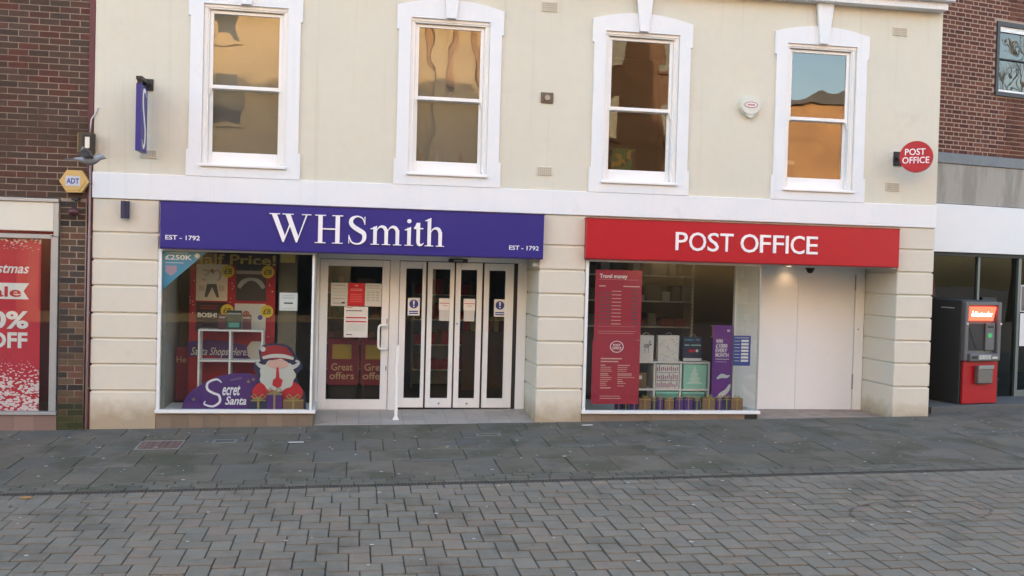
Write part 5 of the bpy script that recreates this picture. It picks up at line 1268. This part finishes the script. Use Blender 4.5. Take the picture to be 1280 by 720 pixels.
# ================================================================== OTHER SIDE OF THE STREET (seen in the glass)
SAND = mat('sandstone', (.50, .37, .21), .85, var=.2, scale=.35, bump=.4, bscale=8, stain=((.38, .26, .14), .5, .55, .6))
OBR = mat('tan_brick', (.42, .24, .12), .85, var=.2, scale=.5, stain=((.28, .16, .09), .4, .5, .6))
OBR_SHADE = mat('shaded_tan_brick', (.15, .085, .05), .85, var=.2, scale=.5)  # tan brick darkened: shade on this far wall is put into the colour
DARKW = mat('far_window_glass', (.04, .045, .05), .1)
def far(name, lab, x0, x1, h, m_, y=-26, wins=True, gable=0):
    t = thing(name, lab, 'building', ((x0+x1)/2, y-4, -.4), 'buildings across the street')
    bx('wall', m_, t, x0, x1, y-8, y, -.6, h)
    if gable: MB().prism([(x0-.3, h), (x1+.3, h), ((x0+x1)/2, h+gable)], y-8.2, y+.2).build('roof', mat('slate_roof', (0, 0, 0)), t)
    else: bx('roof', mat('slate_roof', (0, 0, 0)), t, x0-.15, x1+.15, y-8.1, y+.25, h, h+.35)
    bx('shopfront', DARKW, t, x0+.4, x1-.4, y, y+.03, -.1, 2.6); bx('fascia', m_, t, x0+.2, x1-.2, y, y+.15, 2.65, 3.3)
    if wins:
        z = 4.2
        while z+1.9 < h:
            n = max(1, int((x1-x0)/2.6))
            for i in range(n):
                c = x0+(x1-x0)*(i+.5)/n
                w = bx('window', DARKW, t, c-.5, c+.5, y, y+.02, z, z+1.7); bx('sill', m_, w, c-.62, c+.62, y, y+.12, z-.14, z)
            z += 3.1
far('far_building', 'tall pale sandstone building across the street catching low sun', -12, -.8, 17, SAND)
far('far_building', 'plain sunlit sandstone gable across the street', -.8, 8.6, 18, SAND, -25.4, wins=False)
t = thing('gable_relief', 'tall stone pilasters and blind arch standing against the sunlit gable across the street', 'pilasters', (4, -25.3, 0))
for x in (-.4, 1.6, 3.0, 5.2, 7.9): bx('pilaster', SAND, t, x-.22, x+.22, -25.399, -25.1, .0, 17.2)
b = MB(); vstroke(b, [(1.9, 9.6), (2.0, 11.2), (2.35, 12.1), (2.7, 11.2), (2.8, 9.6)], [.25]*5, -25.25, -25.398); b.build('blind_arch', OBR, t)
b = MB(); vstroke(b, [(3.5, 8.8), (3.7, 11.4), (4.1, 12.6), (4.5, 11.4), (4.7, 8.8)], [.3]*5, -25.2, -25.397); b.build('blind_arch', OBR, t)
bx('string', SAND, t, -.79, 8.59, -25.399, -25.2, 13.0, 13.3)
far('far_building', 'tan brick building across the street, coloured dark to stand for shade, with slate roof', 8.6, 17.4, 15.5, OBR_SHADE, -26.5)
far('far_building', 'low tan brick building across the street with a ridged roof', 17.4, 30, 9.2, OBR, -26, gable=1.3)
far('far_building', 'end building across the street beyond the sandstone block', -26, -12, 10, OBR, -26)

t = thing('bare_tree', 'bare winter tree up the street, reflected in the dark framed upstairs window', 'tree', (36, -13, .2))
BARK = mat('bark', (.10, .08, .06), .9, var=.2, scale=4)
MB().tube([(36, -13, .1), (36.1, -13, 2.5), (36, -12.9, 5.2)], [.32, .25, .2], 8).build('trunk', BARK, t, smooth=True)
tb = MB()
def grow(p, d, L_, r_, k):
    q = p+d*L_*.5+Vector((U(-.1, .1), U(-.1, .1), .05))*L_*.3; e_ = p+d*L_
    tb.tube([p, q, e_], [r_, r_*.8, r_*.6], 5)
    if k == 0: return
    for i_ in range(3 if k > 1 else 4):
        nd = (d+Vector((U(-.8, .8), U(-.8, .8), U(-.15, .5)))).normalized(); grow(e_, nd, L_*U(.62, .82), r_*.6, k-1)
for i_ in range(5): grow(Vector((36, -12.9, 5.0-.3*i_)), Vector((math.cos(i_*1.26)*.7, math.sin(i_*1.26)*.7, .8)).normalized(), 3.0, .13, 4)
tb.build('crown', BARK, t)

# ================================================================== PIGEON
PG_ = mat('pigeon_grey', (.25, .26, .29), .7, var=.25, scale=30)
t = thing('pigeon', 'grey pigeon in flight with spread wings in front of the brick corner', 'bird', (-2.95, -.8, 3.0))
bc = Vector((-2.93, -.8, 3.05))
b = MB()
prof = [(-.17, .004, 0), (-.15, .018, -.0), (-.10, .030, -.005), (-.04, .048, -.012), (.02, .055, -.014), (.07, .045, -.004), (.10, .030, .012), (.125, .026, .026), (.145, .025, .03), (.16, .016, .027), (.17, .006, .022)]
n = 12; vs = []; fs = []
for x, r_, dz in prof:
    for k in range(n): a = 2*math.pi*k/n; vs.append(bc+Vector((x, r_*math.cos(a), dz+r_*.9*math.sin(a))))
for i in range(len(prof)-1):
    for k in range(n): fs.append((i*n+k, i*n+(k+1) % n, (i+1)*n+(k+1) % n, (i+1)*n+k))
fs += [tuple(range(n)), tuple(range(len(vs)-n, len(vs)))]
b.add(vs, fs)
b.tube([bc+Vector((.168, 0, .022)), bc+Vector((.188, 0, .016))], [.005, .001], 6)
b.build('body', PG_, t, smooth=True)
def wing(sg):
    rows_ = [(.03, .10, .0, .0), (.10, .115, .015, -.004), (.18, .11, .035, .0), (.25, .09, .03, .012), (.31, .055, .01, .03), (.345, .015, -.02, .04)]
    vs = []; 
    for d, ch, sweep, up_ in rows_:
        vs += [bc+Vector((.055+sweep*.5, sg*d, .02+up_+d*.10)), bc+Vector((.02+sweep*.3, sg*d, .026+up_+d*.10+.006)), bc+Vector((.05-ch, sg*d, .016+up_+d*.10))]
    m_ = len(rows_); low = [v-Vector((0, 0, .005)) for v in vs]; fs = []
    for i in range(m_-1):
        for q in (0, 1): fs += [(3*i+q, 3*i+q+1, 3*i+q+4, 3*i+q+3), (3*m_+3*i+q+3, 3*m_+3*i+q+4, 3*m_+3*i+q+1, 3*m_+3*i+q)]
        fs += [(3*i, 3*i+3, 3*m_+3*i+3, 3*m_+3*i), (3*i+2, 3*m_+3*i+2, 3*m_+3*i+5, 3*i+5)]
    fs += [(3*m_-3, 3*m_-2, 6*m_-2, 6*m_-3), (3*m_-2, 3*m_-1, 6*m_-1, 6*m_-2)]
    MB().add(vs+low, fs).build('wing', mat('wing_grey', (.36, .37, .41), .7, var=.3, scale=40), t, smooth=True)
wing(1); wing(-1)
MB().prism([(-.02, 0), (.0, 0)], 0, 1) if False else None
b = MB(); b.add([bc+Vector(v) for v in ((-.13, .018, 0), (-.13, -.018, 0), (-.25, -.055, -.01), (-.25, .055, -.01), (-.13, .018, -.006), (-.13, -.018, -.006), (-.25, -.055, -.014), (-.25, .055, -.014))], [(0, 1, 2, 3), (7, 6, 5, 4), (0, 4, 5, 1), (1, 5, 6, 2), (2, 6, 7, 3), (3, 7, 4, 0)]); b.build('tail', PG_, t)
print('objects', len(bpy.data.objects), 'tris', sum(len(m.loop_triangles) if m.calc_loop_triangles() is None else 0 for m in bpy.data.meshes))
